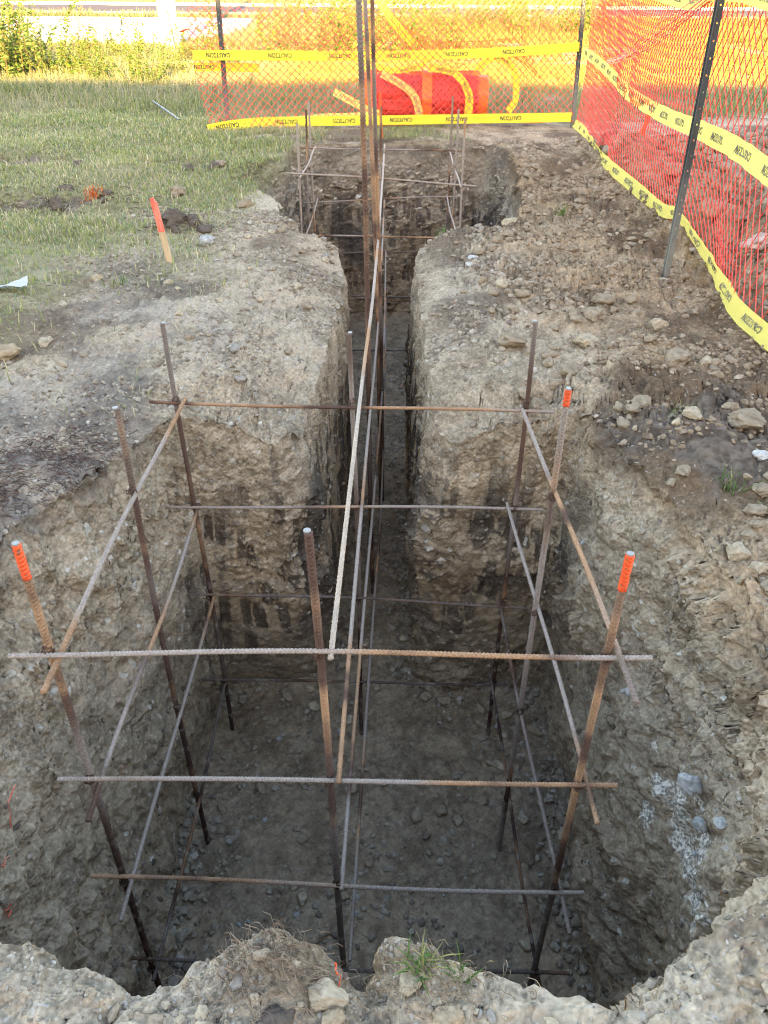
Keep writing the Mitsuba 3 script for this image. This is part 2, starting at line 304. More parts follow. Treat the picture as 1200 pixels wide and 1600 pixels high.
# ------------------------------------------------------------------ ground sheet with the hole
def spaced(a, b, first, grow):
    out, s = [a], first
    while out[-1] < b:
        out.append(out[-1] + s)
        s *= grow
    return np.array(out)
xs = np.concatenate([-spaced(1.25, 150, .012, 1.05)[::-1], np.arange(-1.242, 1.245, .0088), spaced(1.25, 150, .011, 1.045)])
ys = np.concatenate([-spaced(-.25, 40, .03, 1.2)[::-1], np.arange(.26, .80, .006), spaced(.80, 170, .0075, 1.0105)])
xs = np.unique(np.round(xs, 5)); ys = np.unique(np.round(ys, 5))
gx, gy = np.meshgrid(xs, ys, indexing='ij')
x, y = gx.ravel(), gy.ravel()
inside = shapely.contains_xy(hole, x, y)
fq = quads(len(xs), len(ys))
fq = fq[~inside[fq].all(1)]
rim = np.zeros(len(x), bool); rim[fq.ravel()] = True; rim &= inside
_, near_i = lip_tree.query(np.stack([x[rim], y[rim]], 1))
x, y = x.copy(), y.copy()
x[rim], y[rim] = top_xy[near_i].T
gz = ground_height(x, y, lip_of(x, y))
height_at = RegularGridInterpolator((xs, ys), gz.reshape(gx.shape), bounds_error=False, fill_value=0.0)
G = lambda px, py: float(height_at((px, py)))
ground_v = np.stack([x, y, gz], 1)
keep = np.unique(fq); remap = np.full(len(x), -1); remap[keep] = np.arange(len(keep))
struct('ground', mikit.ply((ground_v[keep], remap[fq][:, [0, 1, 2]]), 'soil', smooth=True))

# ------------------------------------------------------------------ cut walls: a strip from the rim down to the floor
nt = 185
tt = np.linspace(0, 1, nt)[None, :]
ztop = ground_height(top_xy[:, 0], top_xy[:, 1], (np.zeros(len(top_xy)), lipr)) - .0015
bulge = np.sin(np.clip(tt, 0, 1) * math.pi) * .02
P = np.zeros((len(dense), nt, 3))
P[..., 0] = top_xy[:, :1] * (1 - tt) + bot_xy[:, :1] * tt
P[..., 1] = top_xy[:, 1:] * (1 - tt) + bot_xy[:, 1:] * tt
P[..., 2] = ztop[:, None] * (1 - tt) + (FLOOR_Z - .03) * tt
bil = lambda b: 1 - np.abs(2 * b - 1) * 1.5
q = P * np.array([1, 1, .35])
isnear = (1 - sstep(2.45, 2.55, P[..., 1]))
sides = np.maximum(isnear * sstep(.5, .7, np.abs(P[..., 0])) * (1 - sstep(2.0, 2.4, P[..., 1])), 0)
amp = .55 + .75 * sides
trench = (np.abs(P[..., 0]) < .34) & (P[..., 1] > 2.75) & (P[..., 1] < 4.7)
d = amp * ((N(P, 2.6, 4, 21) - .5) * .13 + (bil(N(P, 7.5, 4, 22)) - .55) * .035 + (bil(N(P, 24, 3, 23)) - .5) * .013)
d += (N(P * np.array([1, 1, .12]), 13, 3, 24) - .5) * .030 * (1 - .6 * sides) * sstep(.1, .3, tt)       # scrapes of the bucket teeth
d += (N(P, 55, 3, 25) - .5) * .010
nearsel = P[..., 1] < 4.6
ck = np.zeros(P.shape[:2])
ck[nearsel] = chunk(P[nearsel] * np.array([1, 1, .8]), .10, 45, .6) * .022 + chunk(P[nearsel], .040, 46, .7) * .010
farsel = ~nearsel
vn = P[..., 1] < 2.75
ck[vn] += chunk(P[vn], .019, 50, .7) * .0055
ck[farsel] = chunk(P[farsel], .13, 47, .6) * .030
d += ck * (1 - .55 * sides * sstep(.2, .6, tt)) * (.25 + 1.5 * sstep(.42, .66, N(P, 2.6, 3, 48)))
d *= np.where(trench, .55, 1.0)
d -= .055 * (1 - np.exp(-tt / .07)) * np.where(trench, .4, 1.0) * np.where(P[..., 1] < .9, .2, 1.0)
d *= sstep(0, .03, tt) * (1 - .4 * sstep(.93, 1, tt))
tmk = np.array(tooth_marks(mi.Float(P[..., 0].ravel()), mi.Float(P[..., 1].ravel()), mi.Float(P[..., 2].ravel()))).reshape(P.shape[:2])
d += tmk * .014
# a spalled hollow with a ledge low in the right-hand face, another in the left-hand one
for cx, cy, cz, r, h in ((.75, 1.25, -.75, .22, .10), (.80, 1.15, -.35, .12, .05), (-.85, 1.15, -.45, .12, .09), (-.8, 1.55, -.35, .10, .05), (.7, 1.1, -1.1, .2, .08)):
    d += h * np.exp(-((P[..., 0] - cx) ** 2 + (P[..., 1] - cy) ** 2 + (P[..., 2] - cz) ** 2) / r ** 2)
P[..., :2] += nrm[:, None, :] * d[..., None]
def tuck(o, dz):
    q = top_xy + nrm * o
    return np.c_[q, ground_height(q[:, 0], q[:, 1], lip_of(q[:, 0], q[:, 1])) - dz][:, None]
wall_v = np.concatenate([tuck(.12, .06), tuck(.07, .012), tuck(.045, .006), tuck(.025, .0035), tuck(.012, .0025), P], 1)
wall_v = np.concatenate([wall_v, wall_v[:1]], 0)
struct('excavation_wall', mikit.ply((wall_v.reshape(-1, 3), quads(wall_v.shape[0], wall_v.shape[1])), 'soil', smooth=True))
wall_pts, wall_n = P[:, 8:-6].reshape(-1, 3), np.repeat(nrm, nt - 14, 0)
wall_tree = cKDTree(wall_pts)

# ------------------------------------------------------------------ floor
fx, fy = np.arange(-1.15, 1.2, .012), np.concatenate([np.arange(.65, 2.9, .012), np.arange(2.9, 7.9, .025)])
FX, FY = np.meshgrid(fx, fy, indexing='ij')
pf = np.stack([FX, FY, FX * 0], -1)
FZ = FLOOR_Z + (N(pf, 1.8, 3, 31) - .5) * .07 + (bil(N(pf, 10, 3, 32)) - .5) * .018 + (bil(N(pf, 32, 2, 33)) - .5) * .008
bt = cKDTree(bot_xy); dd, _ = bt.query(np.stack([FX, FY], -1).reshape(-1, 2))
FZ += .05 * np.exp(-(dd.reshape(FX.shape) / .07) ** 2)
bp = shapely.Polygon(bot_xy).buffer(0).buffer(.10); shapely.prepare(bp)
fin = shapely.contains_xy(bp, FX.ravel(), FY.ravel())
ff = quads(len(fx), len(fy)); ff = ff[fin[ff].all(1)]
struct('excavation_floor', mikit.ply((np.stack([FX, FY, FZ], -1).reshape(-1, 3), ff), 'soil', smooth=True))
floor_at = RegularGridInterpolator((fx, fy), FZ, bounds_error=False, fill_value=FLOOR_Z)
bot_in = shapely.Polygon(bot_xy).buffer(0).buffer(-.03); shapely.prepare(bot_in)

# ------------------------------------------------------------------ road beyond, with kerbs
def slab(x0, x1, y0, y1, z0, z1):
    m = trimesh.creation.box(extents=(x1 - x0, y1 - y0, z1 - z0)); m.apply_translation(((x0 + x1) / 2, (y0 + y1) / 2, (z0 + z1) / 2)); return m
struct('road', mikit.ply(slab(-150, 150, 33.0, 43.0, -.3, .045), 'asphalt'))
struct('kerb', mikit.ply(slab(-150, 150, 43.0, 43.18, -.3, .17), 'kerb_concrete'))
struct('kerb', mikit.ply(slab(-150, 150, 32.85, 33.0, -.3, .13), 'kerb_concrete'))
lot = shapely.Polygon([(-150, 19.3), (-9, 19.0), (-5.4, 19.4), (-4.5, 20.6), (-4.2, 24), (-4.9, 30.3), (-150, 30.8)]).buffer(.3, 4)
lm = trimesh.creation.extrude_polygon(lot, .33, engine='earcut'); lm.apply_translation([0, 0, -.28])
struct('gravel_lot', mikit.ply(lm, 'road_surface'))

# ------------------------------------------------------------------ the house whose shade covers the yard (behind the viewpoint)
hk = thing('house', 'long pale rendered house behind the viewpoint whose shade covers the yard', 'house')
YH, TOP = -12.0, 24.0 * math.tan(SUN_EL) / .995
part(hk, 'wall', mikit.ply(slab(-26, 30, YH - 9, YH, -.3, TOP - .6), 'house_render'))
part(hk, 'roof', mikit.ply(slab(-26.5, 30.5, YH - 9.4, YH + .0, TOP - .598, TOP), 'dark_roof'))
for i in range(9):
    for zz in (.9, 3.9):
        part(hk, 'window', mikit.ply(slab(-22 + i * 5.6, -20.5 + i * 5.6, YH - .05, YH + .004, zz, zz + 1.5), 'dark_roof'))

# ------------------------------------------------------------------ rebar
def bar_mesh(p0, p1, r, ribs=True, step=.0024, pitch=.0085, sides=8, tone=.5, bend=.005, seed=0, bow=None):
    p0, p1 = np.array(p0, float), np.array(p1, float)
    L = np.linalg.norm(p1 - p0); ax = (p1 - p0) / L
    a = np.cross(ax, [0.31, .2, .93] if abs(ax[2]) < .9 else [1, .1, 0]); a /= np.linalg.norm(a); b = np.cross(ax, a)
    n = max(int(L / (step if ribs else .05)), 3)
    s = np.linspace(0, L, n)[:, None]; th = (np.arange(sides) / sides * 2 * math.pi)[None]
    if ribs:
        ph = (s / pitch + np.where(th < math.pi, th, 2 * math.pi - th) / (2 * math.pi) * 1.4) % 1
        rr = r * (.86 + .36 * np.exp(-((ph - .5) / .2) ** 2) + .12 * np.exp(-((np.abs(np.sin(th / 2 * 2))) / .3) ** 2))
    else:
        rr = r + 0 * s + 0 * th
    ctr = p0 + ax * s + (a * np.sin(s / L * math.pi * (1.3 + seed % 3 * .5) + seed) + b * np.cos(s / L * math.pi * 1.7 + seed)) * bend
    if bow:
        ctr[:, 0] = PchipInterpolator(*bow)(ctr[:, 1])
    v = ctr[:, None] + rr[..., None] * (np.cos(th)[..., None] * a + np.sin(th)[..., None] * b)
    i = np.arange(n * sides).reshape(n, sides); j = np.roll(i, -1, 1)
    f = np.vstack([np.stack([i[:-1], j[:-1], j[1:]], -1).reshape(-1, 3), np.stack([i[:-1], j[1:], i[1:]], -1).reshape(-1, 3)])
    vv = np.vstack([v.reshape(-1, 3), ctr[:1], ctr[-1:]])
    c0, c1 = n * sides, n * sides + 1
    f = np.vstack([f, np.stack([j[0], i[0], np.full(sides, c0)], 1), np.stack([i[-1], j[-1], np.full(sides, c1)], 1)])
    uv = np.vstack([np.stack([(s + 0 * th + seed * 3.7), np.full((n, sides), tone)], -1).reshape(-1, 2), [[seed * 3.7, tone], [L + seed * 3.7, tone]]])
    return (vv, f), uv

def add_bar(parent, name, p0, p1, r, tone, seed, label=None, ribs=True, tip=None, tip_label='bright orange painted tip', **kw):
    """tip: the length at the p0 end that is sprayed orange (a sub-part)."""
    p0, p1 = np.array(p0, float), np.array(p1, float)
    if tip:
        t = p0 + (p1 - p0) / np.linalg.norm(p1 - p0) * tip
        m, uv = bar_mesh(t, p1, r, ribs, tone=tone, seed=seed, bend=0, **kw)
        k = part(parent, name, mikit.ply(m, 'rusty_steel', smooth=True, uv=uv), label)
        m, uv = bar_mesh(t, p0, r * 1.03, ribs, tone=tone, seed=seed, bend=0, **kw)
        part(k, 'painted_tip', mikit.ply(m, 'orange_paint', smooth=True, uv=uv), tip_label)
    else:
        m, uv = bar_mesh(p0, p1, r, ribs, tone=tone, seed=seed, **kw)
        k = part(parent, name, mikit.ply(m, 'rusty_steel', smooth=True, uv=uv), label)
    return k

def cap(k, p0, r):
    m = trimesh.creation.cylinder(radius=r * .9, height=.003, sections=12); m.apply_translation(np.array(p0) + [0, 0, .0015])
    part(k, 'cut_end', mikit.ply(m, 'cut_steel'))

def tie_mesh(seed, r=.012):
    g = np.random.default_rng(seed); parts = []
    for k in range(3):
        u = np.linspace(0, 2 * math.pi, 13)
        rot = trimesh.transformations.random_rotation_matrix(g.random(3))[:3, :3]
        c = (np.stack([np.cos(u) * r * g.uniform(.8, 1.1), np.sin(u) * r * g.uniform(.9, 1.25), .004 * np.sin(2 * u)], 1) + g.normal(0, .0012, (13, 3))) @ rot.T; c[-1] = c[0]
        ring = [trimesh.creation.cylinder(radius=.0018, segment=(c[i], c[i + 1]), sections=5) for i in range(12)]
        parts += ring
    e = g.normal(size=3); e /= np.linalg.norm(e)
    parts.append(trimesh.creation.cylinder(radius=.0014, segment=(e * r, e * r * 2.4), sections=5))
    return trimesh.util.concatenate(parts)
def wire_color():
    return 'cut_steel'
ties = [mikit.ply(tie_mesh(i), 'rusty_steel', uv=np.c_[np.zeros(len(tie_mesh(i).vertices)), np.full(len(tie_mesh(i).vertices), .25)]) for i in range(3)]

cage = thing('rebar_cage', 'large rusty welded rebar cage standing in the near square pit, tops sprayed orange', 'rebar cage')
VERT = [([-.691, 1.162, .323], [-.690, 1.162, -1.6], .0080, .30, .082), ([-.146, 1.162, .360], [-.101, 1.162, -1.6], .0080, .34, None), ([.455, 1.162, .315], [.457, 1.162, -1.6], .0080, .36, .085),
        ([-.686, 1.763, .300], [-.682, 1.763, -1.6], .0080, .16, None), ([.444, 1.763, .366], [.448, 1.763, -1.6], .0080, .55, .045),
        ([-.696, 2.317, .312], [-.675, 2.317, -1.6], .0076, .22, None), ([-.120, 2.317, .287], [-.098, 2.317, -1.6], .0076, .40, None), ([.449, 2.317, .330], [.465, 2.317, -1.6], .0076, .25, None)]
for i, (a, b, r, tone, tip) in enumerate(VERT):
    k = add_bar(cage, 'vertical_bar', a, b, r, tone, i + 1, tip=tip, pitch=.0095 if i < 5 else .0085, sides=10)
    cap(k, a, r)
CROSS = [([-.767, 1.146, .054], [.539, 1.146, .073]), ([-.759, 1.146, -.350], [.544, 1.146, -.346]), ([-.766, 1.146, -.760], [.534, 1.146, -.803]), ([-.738, 1.146, -1.193], [.560, 1.146, -1.254]),
         ([-.780, 2.301, .052], [.545, 2.301, .026]), ([-.792, 2.301, -.358], [.554, 2.301, -.357]), ([-.767, 2.301, -.762], [.565, 2.301, -.813]), ([-.769, 2.301, -1.238], [.507, 2.301, -1.248])]
for i, (a, b) in enumerate(CROSS):
    add_bar(cage, 'cross_bar', a, b, .0056, (.82, .72, .6, .4, .70, .62, .5, .3)[i], 20 + i, pitch=.0078, step=.0022 if i < 4 else .0032)
SIDE = [([-.672, 1.054, .040], [-.672, 2.33, .054]), ([-.672, 1.061, -.391], [-.672, 2.33, -.373]), ([-.672, 1.061, -.818], [-.672, 2.33, -.790]), ([-.672, 1.12, -1.257], [-.672, 2.33, -1.275]),
        ([.474, 1.010, .086], [.436, 2.33, .040]), ([.474, 1.048, -.349], [.436, 2.33, -.346]), ([.474, 1.039, -.810], [.436, 2.33, -.783]), ([.474, 1.10, -1.30], [.440, 2.33, -1.20])]
for i, (a, b) in enumerate(SIDE):
    add_bar(cage, 'side_bar', a, b, .0056, (.72, .66, .62, .52, .68, .64, .55, .3)[i], 40 + i, pitch=.0078, step=.0026)
n = 0
for i, (a, b, r, tone, tip) in enumerate(VERT):
    a, b = np.array(a), np.array(b)
    for z in (.055, -.36, -.79, -1.25):
        p = a + (b - a) * (a[2] - z) / (a[2] - b[2])
        part(cage, 'wire_tie', {**ties[n % 3], 'to_world': T().translate((p + [0, -.008, 0]).tolist()).rotate([0, 0, 1], float(n * 67))}); n += 1

cage2 = thing('rebar_cage', 'distant rusty rebar cage standing in the far pit below the fence', 'rebar cage')
VERT2 = [([-.632, 5.76, .39], [-.625, 5.76, -1.6]), ([-.617, 6.30, .403], [-.64, 6.30, -1.6]), ([-.646, 6.89, .392], [-.64, 6.89, -1.6]), ([.497, 5.76, .43], [.50, 5.76, -1.6]), ([.488, 6.30, .42], [.47, 6.30, -1.6]), ([.478, 6.89, .436], [.49, 6.89, -1.6]),
         ([-.073, 5.76, .399], [-.07, 5.76, -1.6]), ([-.08, 6.89, .36], [-.08, 6.89, -1.6])]
for i, (a, b) in enumerate(VERT2):
    add_bar(cage2, 'vertical_bar', a, b, .0075, (.8, .4, .7, .75, .6, .35, .6, .5)[i], 60 + i, ribs=False, sides=8)
for i, (a, b) in enumerate([([-.726, 5.745, .086], [.598, 5.745, .015]), ([-.70, 5.745, -.34], [.59, 5.745, -.334]), ([-.70, 5.745, -.775], [.59, 5.745, -.77]), ([-.70, 5.745, -1.2], [.59, 5.745, -1.2]),
                            ([-.753, 6.875, .061], [.603, 6.875, .039]), ([-.728, 6.875, -.363], [.589, 6.875, -.305]), ([-.72, 6.875, -.795], [.59, 6.875, -.756]), ([-.72, 6.875, -1.2], [.59, 6.875, -1.2])]):
    add_bar(cage2, 'cross_bar', a, b, .0058, (.8, .7, .5, .4, .62, .6, .5, .4)[i], 70 + i, ribs=False, sides=8)
for i, (xx, z0, z1) in enumerate([(-.612, .07, .05), (-.612, -.36, -.35), (-.612, -.78, -.77), (.478, .02, .04), (.478, -.33, -.31), (.478, -.77, -.76)]):
    add_bar(cage2, 'side_bar', [xx, 5.66, z0], [xx, 6.95, z1], 0.0058, .85, 80 + i, ribs=False, sides=8)

LONG = [([-.110, 1.135, .061], [-.055, 6.93, .081], .93, 'topmost of the long rods running down the middle of the trench, pale near end'),
        ([-.105, 1.135, -.343], [-.060, 6.93, -.35], .70, 'second long rod from the top running down the middle of the trench'),
        ([-.109, 1.135, -.790], [-.058, 6.93, -.78], .74, 'third long rod from the top running down the middle of the trench'),
        ([-.090, 1.135, -1.16], [-.056, 6.93, -1.2], .60, 'lowest long rod running down the middle of the trench near its floor')]
BOW = [([1.1, 1.26, 1.9, 2.57, 3.15, 4.35, 7.0], [-.111, -.108, -.097, -.085, -.071, -.059, -.050]), ([1.1, 1.9, 2.6, 4.3, 7.0], [-.105, -.094, -.083, -.056, -.050]),
       ([1.1, 2.2, 3.2, 4.6, 7.0], [-.109, -.084, -.056, -.030, -.035]), ([1.1, 2.74, 3.5, 4.7, 7.0], [-.094, -.053, -.031, -.024, -.030])]
for i, (a, b, tone, lab) in enumerate(LONG):
    m, uv = bar_mesh(a, b, .0056, True, step=.006, pitch=.010, tone=tone, seed=90 + i, bend=.006, bow=BOW[i])
    solo('long_rod', mikit.ply(m, 'rusty_steel', smooth=True, uv=uv), lab, 'rebar', 'long rods laid along the trench')
TALL = [([-.062, 3.245, -1.6], [-.127, 3.245, 1.42], .0108, .30, 'leftmost and thickest of the tall upright bars rising past the top of the picture'),
        ([-.031, 4.10, -1.6], [-.124, 4.10, 1.42], .0095, .55, 'middle one of the three tall upright bars rising past the top of the picture'),
        ([-.026, 4.15, -1.6], [-.088, 4.15, 1.42], .0095, .35, 'rightmost of the three tall upright bars rising past the top of the picture')]
for i, (a, b, r, tone, lab) in enumerate(TALL):
    m, uv = bar_mesh(a, b, r, True, step=.0045, pitch=.015, tone=tone, seed=100 + i, bend=.008)
    solo('upright_bar', mikit.ply(m, 'rusty_steel', smooth=True, uv=uv), lab, 'rebar', 'tall upright bars standing in the trench')

# ------------------------------------------------------------------ stones, clods, crumbs
def rock_mesh(seed, sub=2, rough=.42, cuts=7):
    g = np.random.default_rng(seed)
    m = trimesh.creation.icosphere(subdivisions=sub); v = np.array(m.vertices)
    v *= 1 + rough * (meshkit.fbm(v * 1.5 + seed * 3.1, 3, seed)[:, None] - .5) * 1.6
    for _ in range(cuts):
        nn = g.normal(size=3); nn /= np.linalg.norm(nn); h = g.uniform(.55, .85)
        dd = v @ nn - h; v -= np.where(dd > 0, dd, 0)[:, None] * nn * .9
    v *= 1 + .22 * (meshkit.fbm(v * 4 + seed, 3, seed + 5)[:, None] - .5) * 2 + .10 * (meshkit.noise(v * 11 + seed, seed)[:, None] - .5)
    v *= np.array([1.0, g.uniform(.7, .95), g.uniform(.55, .8)])
    return v, np.array(m.faces)
TONES = {'t': (.305, .24, .168), 'y': (.41, .335, .235), 'o': (.38, .29, .19), 'g': (.31, .275, .23), 'd': (.13, .103, .083), 'w': (.50, .485, .455), 'b': (.40, .395, .375), 'p': (.50, .38, .32)}
rock_ply = {}
for t, c in TONES.items():
    for s in (range(7) if t == 't' else (0, 1, 5, 6)):
        v, f = rock_mesh(ord(t) * 7 + s, 3 if s >= 5 else 2, .75 if t in 'td' else .5, 5)
        col = np.clip(np.array(c) * (.50 + .95 * meshkit.fbm(v * 3 + s, 4, 2)[:, None]) , 0, 1)
        col = col * (1 - .25 * (meshkit.noise(v * 14 + 3)[:, None] > .72))
        rock_ply[t, s] = mikit.ply((v, f), 'vertex_paint', smooth=(35 if 0 else True), color=col)

def put_rock(px, py, r, tone, label, cat, group=None, sink=.36, z=None, s=None):
    s = int(rng.integers(0, 5 if tone == 't' else 2)) if group else int(rng.integers(5, 7))
    zz = G(px, py) if z is None else z
    w = T().translate([px, py, zz + r * (.62 - sink)]).rotate([0, 0, 1], float(rng.uniform(0, 360))).rotate([1, 0, 0], float(rng.uniform(-18, 18))).scale([r * rng.uniform(.95, 1.25), r, r * rng.uniform(.9, 1.1)])
    return solo('stone' if cat == 'stone' else 'clod', {**rock_ply[tone, s], 'to_world': w}, label, cat, group)

NAMED = [(.441, 4.155, .029, 'w', 'bluish white stone on the right bank just above the flat white one'), (.415, 4.042, .022, 'w', 'flat white stone on the right bank below a bluish white one, near the trench edge'),
         (.660, 4.901, .042, 'y', 'left one of two pale yellow clods on the near rim of the far pit'), (.742, 4.919, .048, 'y', 'right one of two pale yellow clods on the near rim of the far pit'),
         (1.096, 1.993, .027, 'w', 'whitish stone on dark churned soil near the right edge of the picture'), (1.754, 3.805, .07, 'p', 'pinkish pale block lying behind the right-hand netting'),
         (-1.023, 4.447, .048, 'b', 'blue grey stone on the left bank right of the pink stake'), (-1.475, 2.814, .058, 'o', 'brown rock at the left edge of the picture on patchy grass'),
         (-1.363, 2.926, .033, 'y', 'beige rock beside the larger brown rock at the left edge'), (-1.241, 2.759, .019, 'y', 'small rounded beige stone below and right of the beige rock'),
         (-1.414, 3.735, .029, 'y', 'pale tan stone in the patchy grass left of the stake'), (-1.422, 5.53, .062, 't', 'brown lump on the grass above the pink stake'),
         (-1.244, 4.712, .075, 'd', 'dark rooty clump just behind the pink stake'), (-1.061, 3.717, .022, 'y', 'pale stone just below the foot of the pink stake'), (-.897, 3.285, .024, 'y', 'flat beige stone in bare soil to the lower right of the stake'),
         (-.08, .526, .027, 'y', 'pale chunky stone on the front lip, right of the rooty mound'), (-.069, .498, .020, 'o', 'rounded tan stone at the bottom edge, below the chunky pale stone'),
         (.042, .547, .021, 'y', 'tall pale stone on the front lip beside the green tuft'), (.094, .498, .020, 'o', 'rounded tan stone at the bottom edge, right of the green tuft'), (-.151, .500, .025, 'd', 'dark rounded clod at the foot of the rooty mound on the front lip')]
for a in NAMED:
    put_rock(a[0], a[1], a[2], a[3], a[4], 'stone' if a[3] in 'wybop' else 'clod')
put_rock(1.125, 2.184, .055, 't', 'large cracked clod near the right edge of the picture', 'clod', sink=.4)
RIGHT = [(.978, 3.462, .062), (.866, 3.219, .05), (.793, 2.997, .055), (.506, 3.009, .055), (.692, 2.748, .05), (.896, 4.276, .037), (.962, 4.172, .033), (1.083, 2.758, .056), (1.125, 3.153, .038), (1.292, 3.413, .021), (1.2, 2.692, .024), (.406, 2.863, .018), (.575, 2.58, .033),
         (.90, 1.60, .036), (.945, 1.653, .02), (.975, 1.691, .018), (.849, 2.378, .037), (.87, 1.97, .024), (.93, 1.54, .026), (.942, 1.47, .03), (1.0, 1.75, .03), (1.05, 1.85, .03), (.95, 2.2, .03)]
g_right = 'clods on the right bank'
l_right = 'grey brown lump of dry soil lying on the churned bank right of the trench'
TONE_WORD = {'t': 'grey brown', 'y': 'pale', 'g': 'grey', 'd': 'dark', 'p': 'pinkish', 'o': 'tan', 'w': 'whitish', 'b': 'bluish'}
def nearest(px, py, marks):
    return min(marks, key=lambda m: (m[0] - px) ** 2 + (m[1] - py) ** 2)[2]
def lump(px, py, r, tone, size, what, marks, cat):
    w = 'smaller' if r < size else 'larger'
    lab = f'{w} {TONE_WORD[tone]} {what} {nearest(px, py, marks)}'
    put_rock(px, py, r, tone, lab, cat, lab + ' (alike ones)')
RIGHT_MARKS = [(1.33, 3.74, 'around the foot of the near fence post'), (.70, 4.9, 'by the two pale clods on the far pit rim'), (.97, 1.87, 'near the spiky green tuft on the right'), (.65, 2.5, 'at the back right corner of the near pit'), (.40, 3.2, 'along the right edge of the trench'), (1.5, 5.8, 'beside the tape along the right-hand fence'), (.43, 4.1, 'near the two white stones right of the trench'), (1.15, 2.6, 'on the slope below the near fence post')]
LEFT_MARKS = [(-1.13, 4.05, 'around the pink stake'), (-1.4, 2.85, 'near the brown rock at the left edge'), (-.45, 3.4, 'along the left edge of the trench'), (-.5, 4.8, 'on the left corner of the far pit'), (-.6, 2.7, 'behind the back left corner of the near pit')]
NET_MARKS = [(2.0, 6.95, 'around the orange stake behind the netting'), (1.75, 3.8, 'around the pinkish block behind the netting'), (2.3, 5.2, 'midway along behind the right-hand netting'), (3.2, 6.2, 'far behind the right-hand netting')]
FLOOR_MARKS = [(-.5, 1.5, 'on the near left of the pit floor'), (.5, 1.5, 'on the near right of the pit floor'), (-.5, 2.3, 'on the far left of the pit floor'), (.5, 2.3, 'on the far right of the pit floor'), (0, 3.4, 'on the floor of the trench')]
LIP_MARKS = [(-.33, .52, 'on the front lip left of the rooty mound'), (-.16, .52, 'at the foot of the rooty mound on the front lip'), (-.02, .52, 'in the hollow of the front lip'), (.09, .52, 'by the green tuft on the front lip'), (.33, .52, 'on the right part of the front lip')]
RIGHT_LABELS = ['big pale clod nearest the foot of the near fence post, topmost of three', 'middle clod of three big pale ones below the near fence post', 'lowest of three big pale clods below the near fence post', 'broad crumbly clod left of the back right bar top',
 'low flat clod between back right bar top and fence', 'grey clod high on the right bank, left of the near post', 'small grey clod just below the higher grey one left of the near post', 'big clod close to the fence tape, right of the back right bar top',
 'rounded clod on the crumbly slope below the near post', 'small pale clod just below the foot of the near post', 'small clod beside the big one close to the fence tape', 'small whitish clod on the trench shoulder of the right bank', 'greyish clod at the pit rim right of the orange tipped mid bar',
 'long pale clod overhanging the crack at the right rim of the near pit', 'pale clod just above the overhanging one at the right rim', 'small round pale clod right of the overhanging one at the right rim', 'dark clod at the pit rim near the back right corner of the near pit', 'tan clod on dark crumbs near the right rim of the near pit',
 'grey clod at the right rim just below the overhanging one', 'lower right clod beside the picture edge, below the overhanging one', 'clod beside the spiky green tuft, towards the pit', 'clod right of the spiky green tuft at the picture edge', 'brown clod near the fading green tuft on the dark bank']
for (px, py, r), lab in zip(RIGHT, RIGHT_LABELS):
    put_rock(px, py, r, rng.choice(list('tttty')), lab, 'clod')
k = 0
while k < 130:
    px, py = rng.uniform(.25, 1.45), rng.uniform(1.2, 6.5)
    r = rng.uniform(.010, .026) * (1 + py * .09)
    if hole.distance(shapely.Point(px, py)) < r * 1.1 or (px < .5 and rng.random() < .6):
        continue
    lump(px, py, r, rng.choice(list('ttttttty')), .022, 'clod', RIGHT_MARKS, 'clod'); k += 1
k = 0
while k < 70:
    px, py = rng.uniform(1.65, 3.4), rng.uniform(3.0, 7.4)
    lump(px, py, rng.uniform(.03, .085), rng.choice(list('tttp' if rng.random() < .2 else 'ttdt')), .055, 'dug clod', NET_MARKS, 'clod'); k += 1
k = 0
while k < 55:
    px, py = rng.uniform(-1.5, -.3), rng.uniform(2.6, 5.6)
    r = rng.uniform(.008, .022) * (1 + py * .06)
    if hole.distance(shapely.Point(px, py)) < r * 1.2 or rng.random() > np.exp(-((px + .45) / .5) ** 2) + .15:
        continue
    lump(px, py, r, rng.choice(list('tttyg')), .018, 'clod', LEFT_MARKS, 'clod'); k += 1
k = 0
while k < 120:
    px, py = rng.uniform(-.45, .55), rng.uniform(.455, .58)
    r = rng.choice([.003, .004, .005, .006, .008, .011])
    if rng.random() > .25 + .75 * float(sstep(.42, .6, N(np.array([px, py, 0.]), 9, 3, 55))):
        continue
    if hole.distance(shapely.Point(px, py)) < r * 1.5:
        continue
    lump(px, py, r, rng.choice(list('ttttyyog')), .0055, 'pebble', LIP_MARKS, 'stone'); k += 1
k = 0
while k < 70:
    px, py = rng.uniform(-.75, .75), rng.uniform(1.15, 4.4)
    if not shapely.contains_xy(bot_in, px, py):
        continue
    lump_z = float(floor_at((px, py))); rr_ = rng.uniform(.012, .032); tn = rng.choice(list('ttty')); lab = f"{'smaller' if rr_ < .022 else 'larger'} {TONE_WORD[tn]} earthy lump {nearest(px, py, FLOOR_MARKS)}"
    put_rock(px, py, rr_, tn, lab, 'clod', lab + ' (alike ones)', z=lump_z); k += 1
